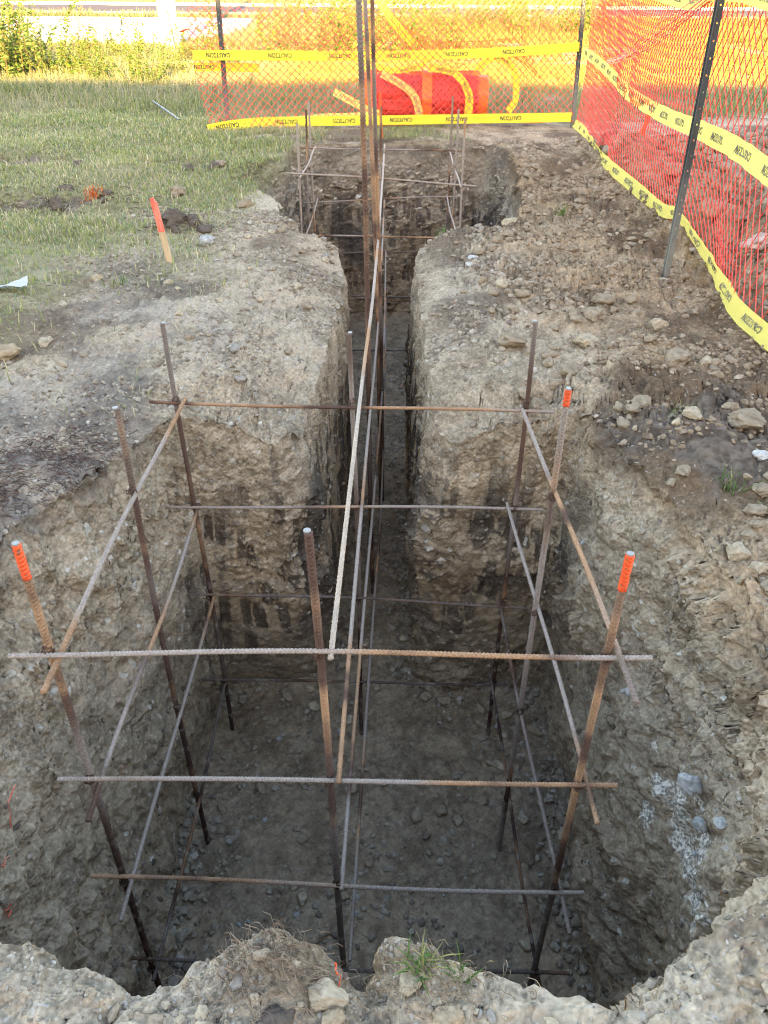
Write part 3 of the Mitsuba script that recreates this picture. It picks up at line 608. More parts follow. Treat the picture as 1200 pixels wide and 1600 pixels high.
# stones held in the cut faces
def in_wall(x0, y0, z0, r, tone, label, group=None, out=.25, squash=1.0):
    _, i = wall_tree.query([x0, y0, z0])
    p, nn = wall_pts[i], np.r_[wall_n[i], 0]
    c = p - nn * r * out
    s = int(rng.integers(0, 2)) + (0 if group else 5)
    solo('stone', {**rock_ply[tone, s], 'to_world': T().translate(c.tolist()).rotate([0, 0, 1], float(rng.uniform(0, 360))).rotate([1, 0, 0], float(rng.uniform(0, 90))).scale([r, r, r * squash])}, label, 'stone', group)
in_wall(.817, 1.29, -.534, .036, 'w', 'large bluish white boulder bedded in the right-hand face of the near pit', squash=1.3, out=.5)
in_wall(.79, 1.20, -.60, .020, 'b', 'smaller pale stone just below the large boulder in the right-hand pit face', out=.5)
in_wall(.803, 1.117, -.443, .018, 'w', 'whitish stone right of the large boulder in the right-hand pit face')
in_wall(.764, 1.691, -.618, .018, 'b', 'thin pale blue stone beside the end of the upper side bar in the right-hand face', squash=1.6)
for a in range(16):
    y0 = rng.uniform(.95, 1.3)
    in_wall(.76, y0, -.55 - (1.25 - y0) * .6 + rng.uniform(-.1, .1), rng.uniform(.005, .013), rng.choice(list('wtbg')), 'small pale stone of the whitish seam low in the right-hand pit face', 'stones of the pale seam', out=.1)
for a in range(60):
    i = rng.integers(len(wall_pts)); p = wall_pts[i]
    if p[1] < .8 or p[1] > 4 or p[2] < -1.3:
        continue
    in_wall(*p, rng.uniform(.005, .014), rng.choice(list('gwyt')), 'pebble bedded in the cut earth faces of the near pit and trench', 'pebbles in the earth faces', out=.15)
in_wall(-.3, 7.5, -.45, .035, 'w', 'white stone in the back face of the far pit left of the upright bars')
in_wall(.2, 2.6, -.6, .03, 'g', 'grey stone in the back face of the near pit right of the trench mouth')

ICO = trimesh.creation.icosahedron(); IV, IF = np.array(ICO.vertices), np.array(ICO.faces)
def crumbs(pos, r, col, seed=0, flat=.75):
    g = np.random.default_rng(seed); n = len(pos)
    q = g.normal(size=(n, 4)); q /= np.linalg.norm(q, axis=1, keepdims=True); w, a, b, c = q.T
    R = np.stack([1 - 2 * (b * b + c * c), 2 * (a * b - c * w), 2 * (a * c + b * w), 2 * (a * b + c * w), 1 - 2 * (a * a + c * c), 2 * (b * c - a * w), 2 * (a * c - b * w), 2 * (b * c + a * w), 1 - 2 * (a * a + b * b)], 1).reshape(n, 3, 3)
    v = IV[None] * g.uniform(.62, 1.25, (n, 12, 1)) * g.uniform(.6, 1.1, (n, 1, 3))
    v = np.einsum('nij,nkj->nki', R, v) * np.array([1, 1, flat]) * r[:, None, None] + pos[:, None]
    f = IF[None] + (np.arange(n) * 12)[:, None, None]
    cc = np.repeat(col, 12, 0) * g.uniform(.85, 1.12, (n * 12, 1))
    return v.reshape(-1, 3), f.reshape(-1, 3), np.clip(cc, 0, 1)
def soil_tint(n, g, dark=0.0):
    base = np.array([(.31, .26, .20), (.26, .212, .16), (.37, .315, .245), (.20, .16, .125), (.44, .39, .32)])
    c = base[g.choice(5, n, p=[.36, .26, .22, .12, .04])]
    return c * (1 - dark)
g = np.random.default_rng(3)
def scatter(n, x0, x1, y0, y1, dens, rmin, rmax, name, label, seed, power=2.2):
    px, py = g.uniform(x0, x1, n), g.uniform(y0, y1, n)
    ok = ~shapely.contains_xy(hole, px, py)
    ok &= g.random(n) < dens(px, py)
    px, py = px[ok], py[ok]
    r = rmin + (rmax - rmin) * g.random(len(px)) ** power
    r *= np.clip(.55 + py * .16, .7, 1.6)
    z = height_at(np.stack([px, py], 1))
    brown = (sstep(.45, 1.0, px) * (py > 1.1) * (1 - sstep(6.5, 8.2, py)))[:, None]
    v, f, c = crumbs(np.stack([px, py, z + r * .15], 1), r, soil_tint(len(px), g) * (1 - brown * np.array([.10, .18, .27])), seed)
    stuff(name, mikit.ply((v, f), 'vertex_paint', color=c), label, 'soil crumbs')
clump = lambda px, py, fr, a, b: sstep(a, b, N(np.stack([px, py, px * 0], 1), fr, 3, 77))
scatter(38000, .15, 1.7, 1.0, 7.6, lambda a, b: np.clip(.05 + clump(a, b, 3.5, .42, .66) * .95, 0, 1) * np.clip(5.5 / (b + 1.5), .25, 1), .003, .019, 'soil_crumbs', 'loose grey brown crumbs of soil covering the bank right of the trench', 1)
scatter(34000, -1.7, -.22, 1.6, 5.2, lambda a, b: np.clip(.05 + clump(a, b, 3, .42, .66) * (.40 + .9 * np.exp(-((a + .45) / .40) ** 2)), 0, 1), .002, .014, 'soil_crumbs', 'loose fine crumbs of soil on the bank left of the trench', 2)
scatter(15000, -.75, .85, .40, .74, lambda a, b: np.clip(.04 + clump(a, b, 9, .38, .58) * np.where(a > .38, .2, 1), 0, 1), .0013, .0085, 'soil_crumbs', 'small crumbs and grit on the heaped lip at the bottom of the picture', 3)
scatter(7000, 1.55, 4.0, 2.8, 8.0, lambda a, b: clump(a, b, 2, .35, .6) * .9, .008, .03, 'soil_crumbs', 'coarse dug crumbs of soil behind the right-hand red netting', 4)
n = 11000
px, py = g.uniform(-.85, .85, n), g.uniform(1.1, 6.5, n); ok = shapely.contains_xy(bot_in, px, py) & (g.random(n) < .25 + clump(px, py, 3, .35, .6)); px, py = px[ok], py[ok]
r = .003 + .017 * g.random(len(px)) ** 2.5; z = floor_at(np.stack([px, py], 1))
tint = soil_tint(len(px), g, .08); lite = g.random(len(px)) < .05; tint[lite] = (.33, .31, .28)
v, f, c = crumbs(np.stack([px, py, z + r * .2], 1), r, tint, 5)
stuff('soil_crumbs', mikit.ply((v, f), 'vertex_paint', color=c), 'dark crumbs and grit scattered on the floor of the pit and trench', 'soil crumbs')
i = g.integers(0, len(wall_pts), 24000); pw, nw = wall_pts[i], wall_n[i]
ok = (pw[:, 1] < 4.3) & (g.random(len(pw)) < (.08 + clump(pw[:, 0] + pw[:, 2], pw[:, 1], 5, .4, .6)) * np.where(pw[:, 2] > -.5, 1, .35)); pw, nw = pw[ok], nw[ok]
r = .002 + .011 * g.random(len(pw)) ** 2.2
v, f, c = crumbs(pw - np.c_[nw, nw[:, 0] * 0] * r[:, None] * .1, r, soil_tint(len(pw), g, np.clip(-pw[:, 2:3] * .5, 0, .5)), 6, 1.0)
bi = g.integers(0, len(bot_xy), 5200); bp_ = bot_xy[bi] - nrm[bi] * np.abs(g.normal(0, .06, (len(bi), 1))) - nrm[bi] * .01
okb = shapely.contains_xy(bp, bp_[:, 0], bp_[:, 1]) & (bp_[:, 1] < 4.5) & (g.random(len(bi)) < clump(bp_[:, 0], bp_[:, 1], 4, .3, .55)); bp_ = bp_[okb]; rb = .004 + .020 * g.random(len(bp_)) ** 2.3
vb, fb_, cb = crumbs(np.c_[bp_, floor_at(bp_) + rb * .3 + .01], rb, soil_tint(len(bp_), g, .08), 7)
stuff('soil_crumbs', mikit.ply((vb, fb_), 'vertex_paint', color=cb), 'loose rubble fallen along the foot of the cut faces', 'soil crumbs')
stuff('soil_crumbs', mikit.ply((v, f), 'vertex_paint', color=c), 'gritty crumbs clinging to the cut earth faces', 'soil crumbs')

# ------------------------------------------------------------------ grass
def blades(bx, by, bz, h, w, col, seed, lean=.6, curl=.35, simple=False):
    g = np.random.default_rng(seed); n = len(bx)
    az = g.uniform(0, 2 * math.pi, n); le = g.uniform(.1, 1, n) * lean
    dx, dy = np.cos(az), np.sin(az); sx, sy = -dy, dx
    base = np.stack([bx, by, bz - .004], 1)
    def at(t, side, wd):
        o = h * (le * t + curl * le * t * t)
        return base + np.stack([dx * o + sx * side * wd, dy * o + sy * side * wd, h * t * (1 - .35 * le * t)], 1)
    if simple:
        v = np.stack([at(0, -.5, w), at(0, .5, w), at(1, 0, w)], 1).reshape(-1, 3)
        return v, np.arange(n * 3).reshape(-1, 3), np.clip(np.repeat(col, 3, 0) * np.tile(np.array([.8, .8, 1.1]), n)[:, None], 0, 1)
    v = np.stack([at(0, -.5, w), at(0, .5, w), at(.55, -.4, w), at(.55, .4, w), at(1, 0, w)], 1).reshape(-1, 3)
    f = (np.array([[0, 1, 3], [0, 3, 2], [2, 3, 4]])[None] + (np.arange(n) * 5)[:, None, None]).reshape(-1, 3)
    c = np.repeat(col, 5, 0) * np.tile(np.array([.75, .75, 1, 1, 1.1]), n)[:, None]
    return v, f, np.clip(c, 0, 1)
def grass_tint(n, g, px, py, dry=.25):
    k = g.random(n); pn = N(np.stack([px, py, px * 0], 1), 1.1, 3, 50)
    green = np.array([.20, .26, .08]); yel = np.array([.43, .42, .16]); straw = np.array([.56, .49, .31]); blue = np.array([.22, .29, .17])
    c = green + (yel - green) * g.random((n, 1))
    c = np.where((g.random(n) < .25)[:, None], blue, c)
    c = np.where((k < dry + (pn - .5) * .9)[:, None], straw * g.uniform(.7, 1.1, (n, 1)), c)
    ripe = (sstep(11, 12.5, py) * sstep(-2.8, -1.2, px))[:, None]
    c = c * (1 - ripe * .75) + np.array([.42, .36, .07]) * ripe * .75
    pale = (sstep(11, 12.5, py) * (1 - sstep(-2.8, -1.2, px)))[:, None]
    c = c * (1 - pale * .5) + np.array([.30, .34, .18]) * pale * .5
    return c * g.uniform(.8, 1.25, (n, 1))
def lawn(n, x0, x1, y0, y1, h0, h1, seed, name, label, extra=None, wk=1.0, dry=.25, mul=1.0):
    g = np.random.default_rng(seed)
    px, py = g.uniform(x0, x1, n), g.uniform(y0, y1, n)
    m = np.array(grass_mask(px, py))
    if extra is not None:
        m = m * extra(px, py)
    ok = (g.random(n) < m * (.35 + .8 * clump(px, py, 2.6, .3, .6))) & ~shapely.contains_xy(hole, px, py)
    px, py = px[ok], py[ok]
    bz = height_at(np.stack([px, py], 1))
    hh = (h0 + (h1 - h0) * g.random(len(px)) ** 1.6) * (.7 + .6 * N(np.stack([px, py, px * 0], 1), .9, 2, 61))
    v, f, c = blades(px, py, bz, hh, wk * (.0019 + .00072 * py) * g.uniform(.7, 1.2, len(px)), grass_tint(len(px), g, px, py, dry) * mul, seed, .8, simple=y0 > 7)
    stuff(name, mikit.ply((v, f), 'foliage', color=c), label, 'grass')
lawn(170000, -5.2, -.55, 2.3, 9.2, .022, .07, 11, 'grass', 'short worn grass on the left bank and around the stake', dry=.38)
lawn(40000, -1.8, 1.3, 7.55, 10.5, .025, .06, 12, 'grass', 'thin strip of grass between the far pit and the fence', dry=.45)
lawn(90000, -9, 9.5, 9.0, 14.5, .06, .17, 13, 'grass', 'longer grass beyond the fence where the shade ends', wk=1.3, dry=.4, mul=.8)
lawn(70000, -14, 15, 13.5, 20.5, .06, .17, 14, 'grass', 'sunlit grass around the weeds in front of the gravel lot', extra=lambda a, b: 1.0 * ((a > -4.4) | (b < 19.2)), wk=1.5, dry=.40, mul=.62)
lawn(60000, -4.3, 24, 20.5, 32.8, .10, .3, 16, 'grass', 'yellow sunlit field of grass between the fence and the far road', extra=lambda a, b: 1.0 * (a > -3.9), wk=1.8, dry=.4, mul=.62)
lawn(9000, -26, -4, 31.0, 32.8, .10, .3, 17, 'grass', 'sunlit verge between the gravel lot and the far road', wk=1.8, dry=.4, mul=.62)
lawn(30000, -26, 26, 43.3, 60, .15, .5, 15, 'grass', 'pale sunlit grass bank on the far side of the road', wk=2.2, dry=.5, mul=.7)

def tuft(px, py, n, h, label, seed, green=True):
    g = np.random.default_rng(seed)
    bx, by = px + g.normal(0, h * .22, n), py + g.normal(0, h * .18, n)
    col = np.where((g.random(n) < .75)[:, None], np.array([.10, .17, .045]), np.array([.32, .30, .12])) * g.uniform(.8, 1.3, (n, 1))
    z = height_at(np.stack([bx, by], 1))
    v, f, c = blades(bx, by, z, h * g.uniform(.5, 1.15, n), np.full(n, .0022 + .0006 * py), col, seed, .9)
    solo('grass_tuft', mikit.ply((v, f), 'foliage', color=c), label, 'grass tuft')
tuft(.962, 2.315, 26, .07, 'fading yellow green tuft growing on the dark crumbly right bank', 1)
tuft(.972, 1.868, 22, .09, 'spiky green tuft growing near the right edge among dark clods', 2)
tuft(1.04, 1.75, 12, .06, 'thin sprig of grass below the spiky green tuft on the right bank', 3)
tuft(.058, .562, 46, .045, 'green tuft growing on the front lip right of the hollow', 4)
tuft(.115, .560, 22, .035, 'sparse yellow green blades on the front lip, right of the green tuft', 5)
tuft(-1.30, 3.66, 18, .08, 'pale green tuft beside the tan stone left of the stake', 6)
tuft(1.06, 5.0, 26, .10, 'grassy tuft on the bare right bank close to the fence tape', 7)
tuft(.30, 4.70, 22, .06, 'dry tuft on the corner of the far pit right of the trench', 8)

# roots and straw torn out of the turf
def fibres(cx, cy, sx, sy, n, ln, rad, seed, colr, name, label, dz=.01):
    g = np.random.default_rng(seed); vs, fs, cs = [], [], []
    for k in range(n):
        p = np.array([cx + g.normal() * sx, cy + g.normal() * sy]); a = g.uniform(0, 2 * math.pi); pts = []
        if shapely.contains_xy(hole, *p):
            continue
        z0 = float(height_at(p)[0]); el = g.uniform(-.1, .5)
        for t in range(5):
            pts.append([p[0], p[1], z0 + dz * (.3 + g.random()) * math.sin(t / 4 * math.pi) * 1.2 + t / 4 * el * ln * .4])
            a += g.normal() * .6; p = p + ln / 4 * np.array([math.cos(a), math.sin(a)])
        pts = np.array(pts); o = len(vs) * 10
        w = np.array([0.4, .2, 1]) * rad
        vs.append(np.vstack([pts - w, pts + w])); cs.append(np.tile(np.array(colr) * g.uniform(.6, 1.5), (10, 1)))
        for t in range(4):
            fs += [[o + t, o + t + 1, o + t + 6], [o + t, o + t + 6, o + t + 5]]
    stuff(name, mikit.ply((np.vstack(vs), np.array(fs)), 'vertex_paint', color=np.clip(np.vstack(cs), 0, 1)), label, 'roots')
fibres(-.16, .56, .05, .03, 420, .035, .0007, 21, (.26, .20, .15), 'roots', 'matted dry roots on the rooty mound of the front lip')
fibres(.07, .555, .06, .02, 220, .03, .0007, 22, (.28, .22, .15), 'roots', 'dry roots and straw on the front lip beside the tuft')
fibres(-.95, 2.02, .12, .12, 700, .05, .0010, 23, (.12, .08, .07), 'roots', 'dark torn roots along the left rim of the near pit')
fibres(-1.2, 1.85, .1, .08, 400, .05, .0010, 24, (.13, .09, .075), 'roots', 'dark root mat at the left edge of the picture above the pit')
fibres(-1.23, 4.72, .09, .05, 220, .07, .0013, 25, (.13, .10, .08), 'roots', 'tangled dark roots on the clump behind the pink stake')
fibres(-1.0, 6.2, .06, .22, 300, .09, .0015, 26, (.17, .14, .09), 'roots', 'roots hanging over the broken left rim of the far pit', .02)
fibres(.1, 7.62, .4, .03, 300, .07, .0015, 27, (.16, .13, .09), 'roots', 'dry roots along the back rim of the far pit', .02)

# ------------------------------------------------------------------ weeds, bush, pole
def weed_mesh(seed, h, nst, leaf, spread, tint, lit=1.0):
    g = np.random.default_rng(seed); V, Fc, C = [], [], []; o = 0
    for s in range(nst):
        b = g.normal(size=2) * spread * .35; lean = g.normal(size=2) * spread * .5; hh = h * g.uniform(.55, 1.1)
        t = np.linspace(0, 1, 6)[:, None]
        pts = np.hstack([b + lean * t ** 1.3 + .02 * np.sin(t * 5 + s), hh * t])
        wd = np.array([.005, .003, 0]) * (1.1 - t)
        V.append(np.vstack([pts - wd, pts + wd])); C.append(np.tile(np.array([.16, .12, .05]), (12, 1)))
        Fc += [[o + a, o + a + 1, o + a + 7] for a in range(5)] + [[o + a, o + a + 7, o + a + 6] for a in range(5)]; o += 12
        nl = int(leaf[0] * g.uniform(.7, 1.2))
        for l in range(nl):
            u = g.uniform(.04, 1.03); c = np.array([b[0] + lean[0] * u ** 1.3, b[1] + lean[1] * u ** 1.3, hh * u]); az = g.uniform(0, 2 * math.pi); L = leaf[1] * g.uniform(.5, 1.2) * (1.15 - .5 * u); el = g.uniform(-.3, .9)
            dv = np.array([math.cos(az) * math.cos(el), math.sin(az) * math.cos(el), math.sin(el)]); sd = np.cross(dv, g.normal(size=3)); sd /= np.linalg.norm(sd) + 1e-9
            w = L * leaf[2]
            V.append(np.array([c, c + dv * L * .5 + sd * w, c + dv * L - [0, 0, .15 * L], c + dv * L * .5 - sd * w]))
            k = tint[g.integers(len(tint))]; C.append(np.tile(np.array(k) * g.uniform(.75, 1.3), (4, 1)))
            Fc += [[o, o + 1, o + 2], [o, o + 2, o + 3]]; o += 4
    return (np.vstack(V), np.array(Fc)), np.clip(np.vstack(C), 0, 1)
GREEN = [(.10, .17, .045), (.15, .23, .055), (.19, .25, .07), (.08, .14, .04)]
YELL = [(.16, .20, .035), (.11, .17, .03), (.24, .22, .06), (.07, .12, .025)]
DRY = [(.22, .17, .06), (.15, .09, .04), (.26, .22, .09), (.12, .12, .035)]
weed_ply = []
for i in range(4):
    m, c = weed_mesh(300 + i, .85, 7, (34, .085, .28), .45, YELL); weed_ply.append(mikit.ply(m, 'foliage', color=c))
dry_ply = []
for i in range(3):
    m, c = weed_mesh(320 + i, .75, 10, (22, .06, .22), .4, DRY); dry_ply.append(mikit.ply(m, 'foliage', color=c))
def weed(px, py, s, kind, label, group):
    look = 'leafy green' if kind == 'g' else 'dry brownish'
    label = label.format(look=look)
    group = group and f'{look} {group}'
    d = (weed_ply if kind == 'g' else dry_ply)[int(rng.integers(0, 4 if kind == 'g' else 3))]
    solo('weed', {**d, 'to_world': T().translate([px, py, G(px, py) - .02]).rotate([0, 0, 1], float(rng.uniform(0, 360))).scale([s * rng.uniform(.9, 1.2), s, s * rng.uniform(.85, 1.15)])}, label, 'weed', group)
for k in range(60):                                                      # the belt of weeds on the left, in the sun
    px, py = rng.uniform(-8.0, -2.3), rng.uniform(12.6, 17.5)
    weed(px, py, rng.uniform(.3, .62) * (1.7 if rng.random() < .18 else 1), 'g' if rng.random() < .75 else 'd', '{look} weed in the sunlit belt before the pale gravel, ' + ('towards the left edge' if px < -5 else 'nearer the fence'), 'weeds in the sunlit belt, ' + ('left part' if px < -5 else 'right part'))
for k in range(120):
    px = rng.uniform(-3.2, 6.0); py = rng.uniform(15.0, 19.0) if px < 1.2 and rng.random() < .5 else rng.uniform(23, 32)
    weed(px, py, rng.uniform(.75, 1.45), 'g' if rng.random() < .4 else 'd', '{look} weed in the yellow field behind the netting, ' + ('close behind it' if py < 20 else 'far back on the left' if px < 1.5 else 'far back on the right'), 'weeds behind the netting, ' + ('near' if py < 20 else 'far left' if px < 1.5 else 'far right'))
for k in range(26):
    px, py = rng.uniform(5.0, 14.5), rng.uniform(27, 32.5)
    weed(px, py, rng.uniform(.6, 1.1), 'd', 'tall {look} weed near the road behind the right-hand fence', 'dry weeds near the road on the right')
for k in range(26):
    px, py = rng.uniform(-24, 14), rng.choice([rng.uniform(31.2, 32.6), rng.uniform(43.6, 50)])
    weed(px, py, rng.uniform(1.0, 2.0), 'g' if rng.random() < .6 else 'd', '{look} scrubby plant ' + ('on the grass bank across the road' if py > 40 else 'on the verge before the far road'), 'scrub ' + ('across the road' if py > 40 else 'before the road'))
weed(-10.9, 44.2, 2.2, 'd', 'round brownish shrub across the road just left of the pale pole', None)
for px, py, s, lab in ((-5.35, 12.6, 1.15, 'dense green bush of weeds at the left edge of the picture where the shade ends'), (-5.75, 13.3, 1.45, 'taller green weed bush just behind the dense one at the left edge'), (-4.95, 13.1, .9, 'lower weed clump right of the tall weed bush on the left'), (-6.2, 12.9, 1.4, 'weed bush half hidden at the far left behind the others'), (-3.35, 12.1, .8, 'lone leafy weed standing at the shade line left of the fence'), (-4.1, 12.3, .6, 'yellowing weed at the shade line left of the lone leafy one')):
    m, c = weed_mesh(int(px * -100) + 400, .85, 18, (120, .060, .24), .6, GREEN + [(.2, .2, .08)])
    k = thing('weed_bush', lab, 'bush')
    part(k, 'foliage', {**mikit.ply(m, 'foliage', color=c), 'to_world': T().translate([px, py, G(px, py) - .02]).scale([s, s, s])})
pk = thing('utility_pole', 'thick pale wooden pole standing in weeds beside the road', 'utility pole')
pm = trimesh.creation.cylinder(radius=.185, height=8.4, sections=20); pm.apply_translation([-4.46, 18.3, 3.9])
part(pk, 'shaft', mikit.ply(pm, 'pole_wood', smooth=40))
gm = trimesh.creation.cylinder(radius=.012, segment=([-4.30, 17.9, 0], [-4.62, 18.05, 2.5]), sections=8)
part(pk, 'guard_stick', mikit.ply(gm, 'pole_wood', smooth=40))

# ------------------------------------------------------------------ safety netting, posts, tape
def prisms(p0, p1, r):
    d = p1 - p0; L = np.linalg.norm(d, axis=1, keepdims=True); d = d / np.maximum(L, 1e-9)
    a = np.cross(d, [0.03, 1, .02]); a /= np.linalg.norm(a, axis=1, keepdims=True); b = np.cross(d, a)
    V = []
    for k in range(3):
        o = (a * math.cos(k * 2.0944 + .5) * 1.35 + b * math.sin(k * 2.0944 + .5) * .7) * r
        V += [p0 + o, p1 + o]
    v = np.stack(V, 1).reshape(-1, 3)
    f = np.array([[0, 1, 3], [0, 3, 2], [2, 3, 5], [2, 5, 4], [4, 5, 1], [4, 1, 0]])
    return v, (f[None] + (np.arange(len(p0)) * 6)[:, None, None]).reshape(-1, 3)
def net(fn, nu, nv, r):
    """Diamond mesh over fn(u, w), u and w in 0..1."""
    i, j = np.meshgrid(np.arange(nu), np.arange(nv), indexing='ij'); sel = (i + j) % 2 == 0
    P = fn(i / (nu - 1), j / (nv - 1)); s, e = [], []
    for dj in (1, -1):
        ii, jj = i[sel], j[sel]; ok = (ii + 1 < nu) & (jj + dj >= 0) & (jj + dj < nv)
        s.append(P[ii[ok], jj[ok]]); e.append(P[ii[ok] + 1, jj[ok] + dj])
    for jj in (0, nv - 1):
        s.append(P[:-1, jj]); e.append(P[1:, jj])
    return prisms(np.vstack(s), np.vstack(e), r)
def along(pts):
    pts = np.array(pts, float); s = np.r_[0, np.cumsum(np.linalg.norm(np.diff(pts, axis=0), axis=1))]
    from scipy.interpolate import PchipInterpolator
    c = PchipInterpolator(s, pts); return (lambda t: c(np.clip(t, 0, s[-1]))), s[-1]

def post(parent, base, top, w=.026):
    base, top = np.array(base, float), np.array(top, float); H = np.linalg.norm(top - base)
    plate = shapely.box(-w / 2, 0, w / 2, H)
    for z in np.arange(.45, H - .03, .062):
        plate = plate.difference(shapely.Point(0, z).buffer(.0042, 6))
    m = [trimesh.creation.extrude_polygon(plate, .004, engine='earcut')]
    for s in (-1, 1):
        m.append(slab(s * w / 2 - .002, s * w / 2 + .002, .001, H - .001, -.0142, .0035))
        m.append(slab(s * (w / 2 + .004) - .004, s * (w / 2 + .004) + .004, .002, H - .002, -.0175, -.0138))
    m = trimesh.util.concatenate(m)
    ax = (top - base) / H; fr = np.array([0, -1, 0]) - ax * (-ax[1]); fr /= np.linalg.norm(fr); x = np.cross(ax, fr)
    M = np.eye(4); M[:3, 0], M[:3, 1], M[:3, 2], M[:3, 3] = x, ax, fr, base
    m.apply_transform(M)
    part(parent, 'post', mikit.ply(m, 'post_steel'))

fa = thing('safety_fence', 'red diamond netting fence across the back, behind the far pit', 'safety fence')
post(fa, [-1.524, 8.03, -.15], [-1.502, 8.03, 1.32]); post(fa, [1.815, 8.61, -.15], [1.755, 8.61, 1.34])
fbot, FL = along([[-1.68, 8.0, .02], [-1.49, 8.02, .03], [.1, 8.3, .035], [1.80, 8.62, .03]]); ftop, _ = along([[-1.72, 7.93, 1.22], [-1.49, 8.02, 1.24], [.1, 8.32, 1.16], [1.78, 8.62, 1.26]])
def far_net(u, w):
    a, b = fbot(u * FL), ftop(u * FL); P = a + (b - a) * w[..., None]
    P[..., 0] -= (1 - u) ** 6 * .07 * np.sin(w * math.pi)
    P[..., 1] += .05 * (N(P, 1.6, 2, 71) - .5) + .03 * np.sin(u * 9) * w
    P[..., 2] += .03 * (N(P, 2.2, 2, 72) - .5); P[..., 0] += .03 * (N(P, 2.0, 2, 73) - .5)
    return P
v, f = net(far_net, 101, 37, .0023); part(fa, 'netting', mikit.ply((v, f), 'net_plastic'))
# a second, loose length of the same net sagging behind the first one
s1, SL = along([[.15, 8.72, .44], [.4, 8.75, .42], [1.0, 8.9, .60], [1.5, 8.95, .35]]); s2, _ = along([[-.05, 8.6, .98], [.5, 8.7, .70], [1.3, 8.85, .74]])
def loose(u, w):
    a, b = s1(u * SL), s2(u * SL * 1.0); P = a + (b - a) * w[..., None]; P[..., 1] += .12 * (N(P, 2.2, 2, 75) - .5); P[..., 2] += .08 * (N(P, 2.5, 2, 76) - .5); return P

fb = thing('safety_fence', 'red netting fence running towards the viewer along the right side', 'safety fence')
post(fb, [1.332, 3.743, -.2], [1.312, 3.743, 1.36], w=.021)
low_pts = [[1.856, 8.611, .03], [1.691, 7.038, .03], [1.603, 5.981, .03], [1.608, 5.299, .03], [1.599, 4.698, .04], [1.584, 4.401, .05], [1.577, 3.905, .05], [1.522, 3.52, .04], [1.475, 3.157, .04], [1.486, 2.914, .03], [1.52, 2.3, .03]]
rbot, RL = along(low_pts); rtop, RL2 = along([[1.80, 8.60, 1.24], [1.69, 7.0, 1.16], [1.58, 5.6, 1.12], [1.50, 4.7, 1.14], [1.41, 3.79, 1.22], [1.42, 3.3, 1.18], [1.45, 2.3, 1.16]])
def right_net(u, w):
    uu = u ** .92
    a, b = rbot(uu * RL), rtop(uu * RL2); P = a + (b - a) * (w ** .9)[..., None]
    P[..., 0] += .05 * np.sin(w * math.pi) * np.sin(u * 7 + 1) + .06 * (N(P, 1.5, 2, 81) - .5)
    P[..., 1] += .10 * np.sin(w * 3 + u * 9) * w * (1 - w) * 2 + .03 * (N(P, 3, 2, 82) - .5)
    return P
v, f = net(right_net, 190, 25, .0018); part(fb, 'netting', mikit.ply((v, f), 'net_plastic'))
gth, GL = along([[1.655, 6.9, .68], [1.56, 5.9, .80], [1.50, 5.0, .98], [1.43, 4.05, 1.20]])
gt = gth(np.linspace(0, GL, 40)); vs = []
for k in range(7):
    o = np.random.default_rng(k).normal(size=(41, 3)) * .006; q = gt + np.cumsum(o, 0)[:40] * .5 * np.sin(np.linspace(0, math.pi, 40))[:, None] + np.random.default_rng(k + 9).normal(size=3) * .010
    vs.append(prisms(q[:-1], q[1:], .0026))
v = np.vstack([a for a, _ in vs]); f = np.vstack([b + i * len(vs[0][0]) for i, (_, b) in enumerate(vs)])
part(fb, 'gathered_fold', mikit.ply((v, f), 'net_plastic'), 'gathered diagonal fold of bunched netting left of the near post')

def tape(label, pts, width, toward, words=True, first=.1, gap=.30, crumple=.004, roll=0.0, seed=0, flip=True, step=.03, txt='CAUTION', th=.36, lift=.006, faded=False):
    """A plastic tape along pts; toward(P) -> the direction its printed face looks in."""
    c, L = along(pts); s = np.arange(0, L, step); s = np.r_[s, L]; P = c(s)
    tg = np.gradient(P, s, axis=0); tg /= np.linalg.norm(tg, axis=1, keepdims=True)
    tw = np.array([toward(p, k / L) for p, k in zip(P, s)], float); tw -= tg * (tw * tg).sum(1, keepdims=True); tw /= np.linalg.norm(tw, axis=1, keepdims=True)
    upv = np.cross(tw, tg); a = roll * np.sin(s * 2.3 + seed)[:, None]
    upv, tw = upv * np.cos(a) + tw * np.sin(a), tw * np.cos(a) - upv * np.sin(a)
    ts = np.linspace(-.5, .5, 7)
    def bump(ss, t):
        q = np.stack([ss * 9, t * 2.5, np.full_like(ss, seed * 3.0)], -1)
        return (meshkit.fbm(q, 3, seed) - .5) * crumple * 2
    S, Tt = np.meshgrid(s, ts, indexing='ij')
    V = P[:, None] + upv[:, None] * (Tt * width)[..., None] + tw[:, None] * bump(S, Tt)[..., None]
    key = thing('caution_tape', label, 'caution tape')
    part(key, 'strip', mikit.ply((V.reshape(-1, 3), quads(len(s), 7)), 'faded_tape' if faded else 'tape_plastic', smooth=True))
    if words:
        base = meshkit.text_mesh(txt, width * th, depth=.0006, bold=True); wl = base.bounds[1][0]
        wv = np.array(base.vertices); pos = first
        lerp = lambda A, q: np.stack([np.interp(q, s, A[:, k]) for k in range(3)], 1)
        while pos + wl < L - .01:
            lx, ly = wv[:, 0], wv[:, 1] - width * th / 2
            ss = pos + (wl - lx) if flip else pos + lx
            t = -ly if flip else ly
            Q = lerp(P, ss) + lerp(upv, ss) * t[:, None] + lerp(tw, ss) * (bump(ss, t / width) + wv[:, 2] + lift * .35)[:, None]
            part(key, 'lettering', mikit.ply((Q, base.faces), 'faded_ink' if faded else 'ink'))
            pos += gap
    return key
south = lambda p, k: (0, -1, .05)
west = lambda p, k: (-1, -.35, .12)
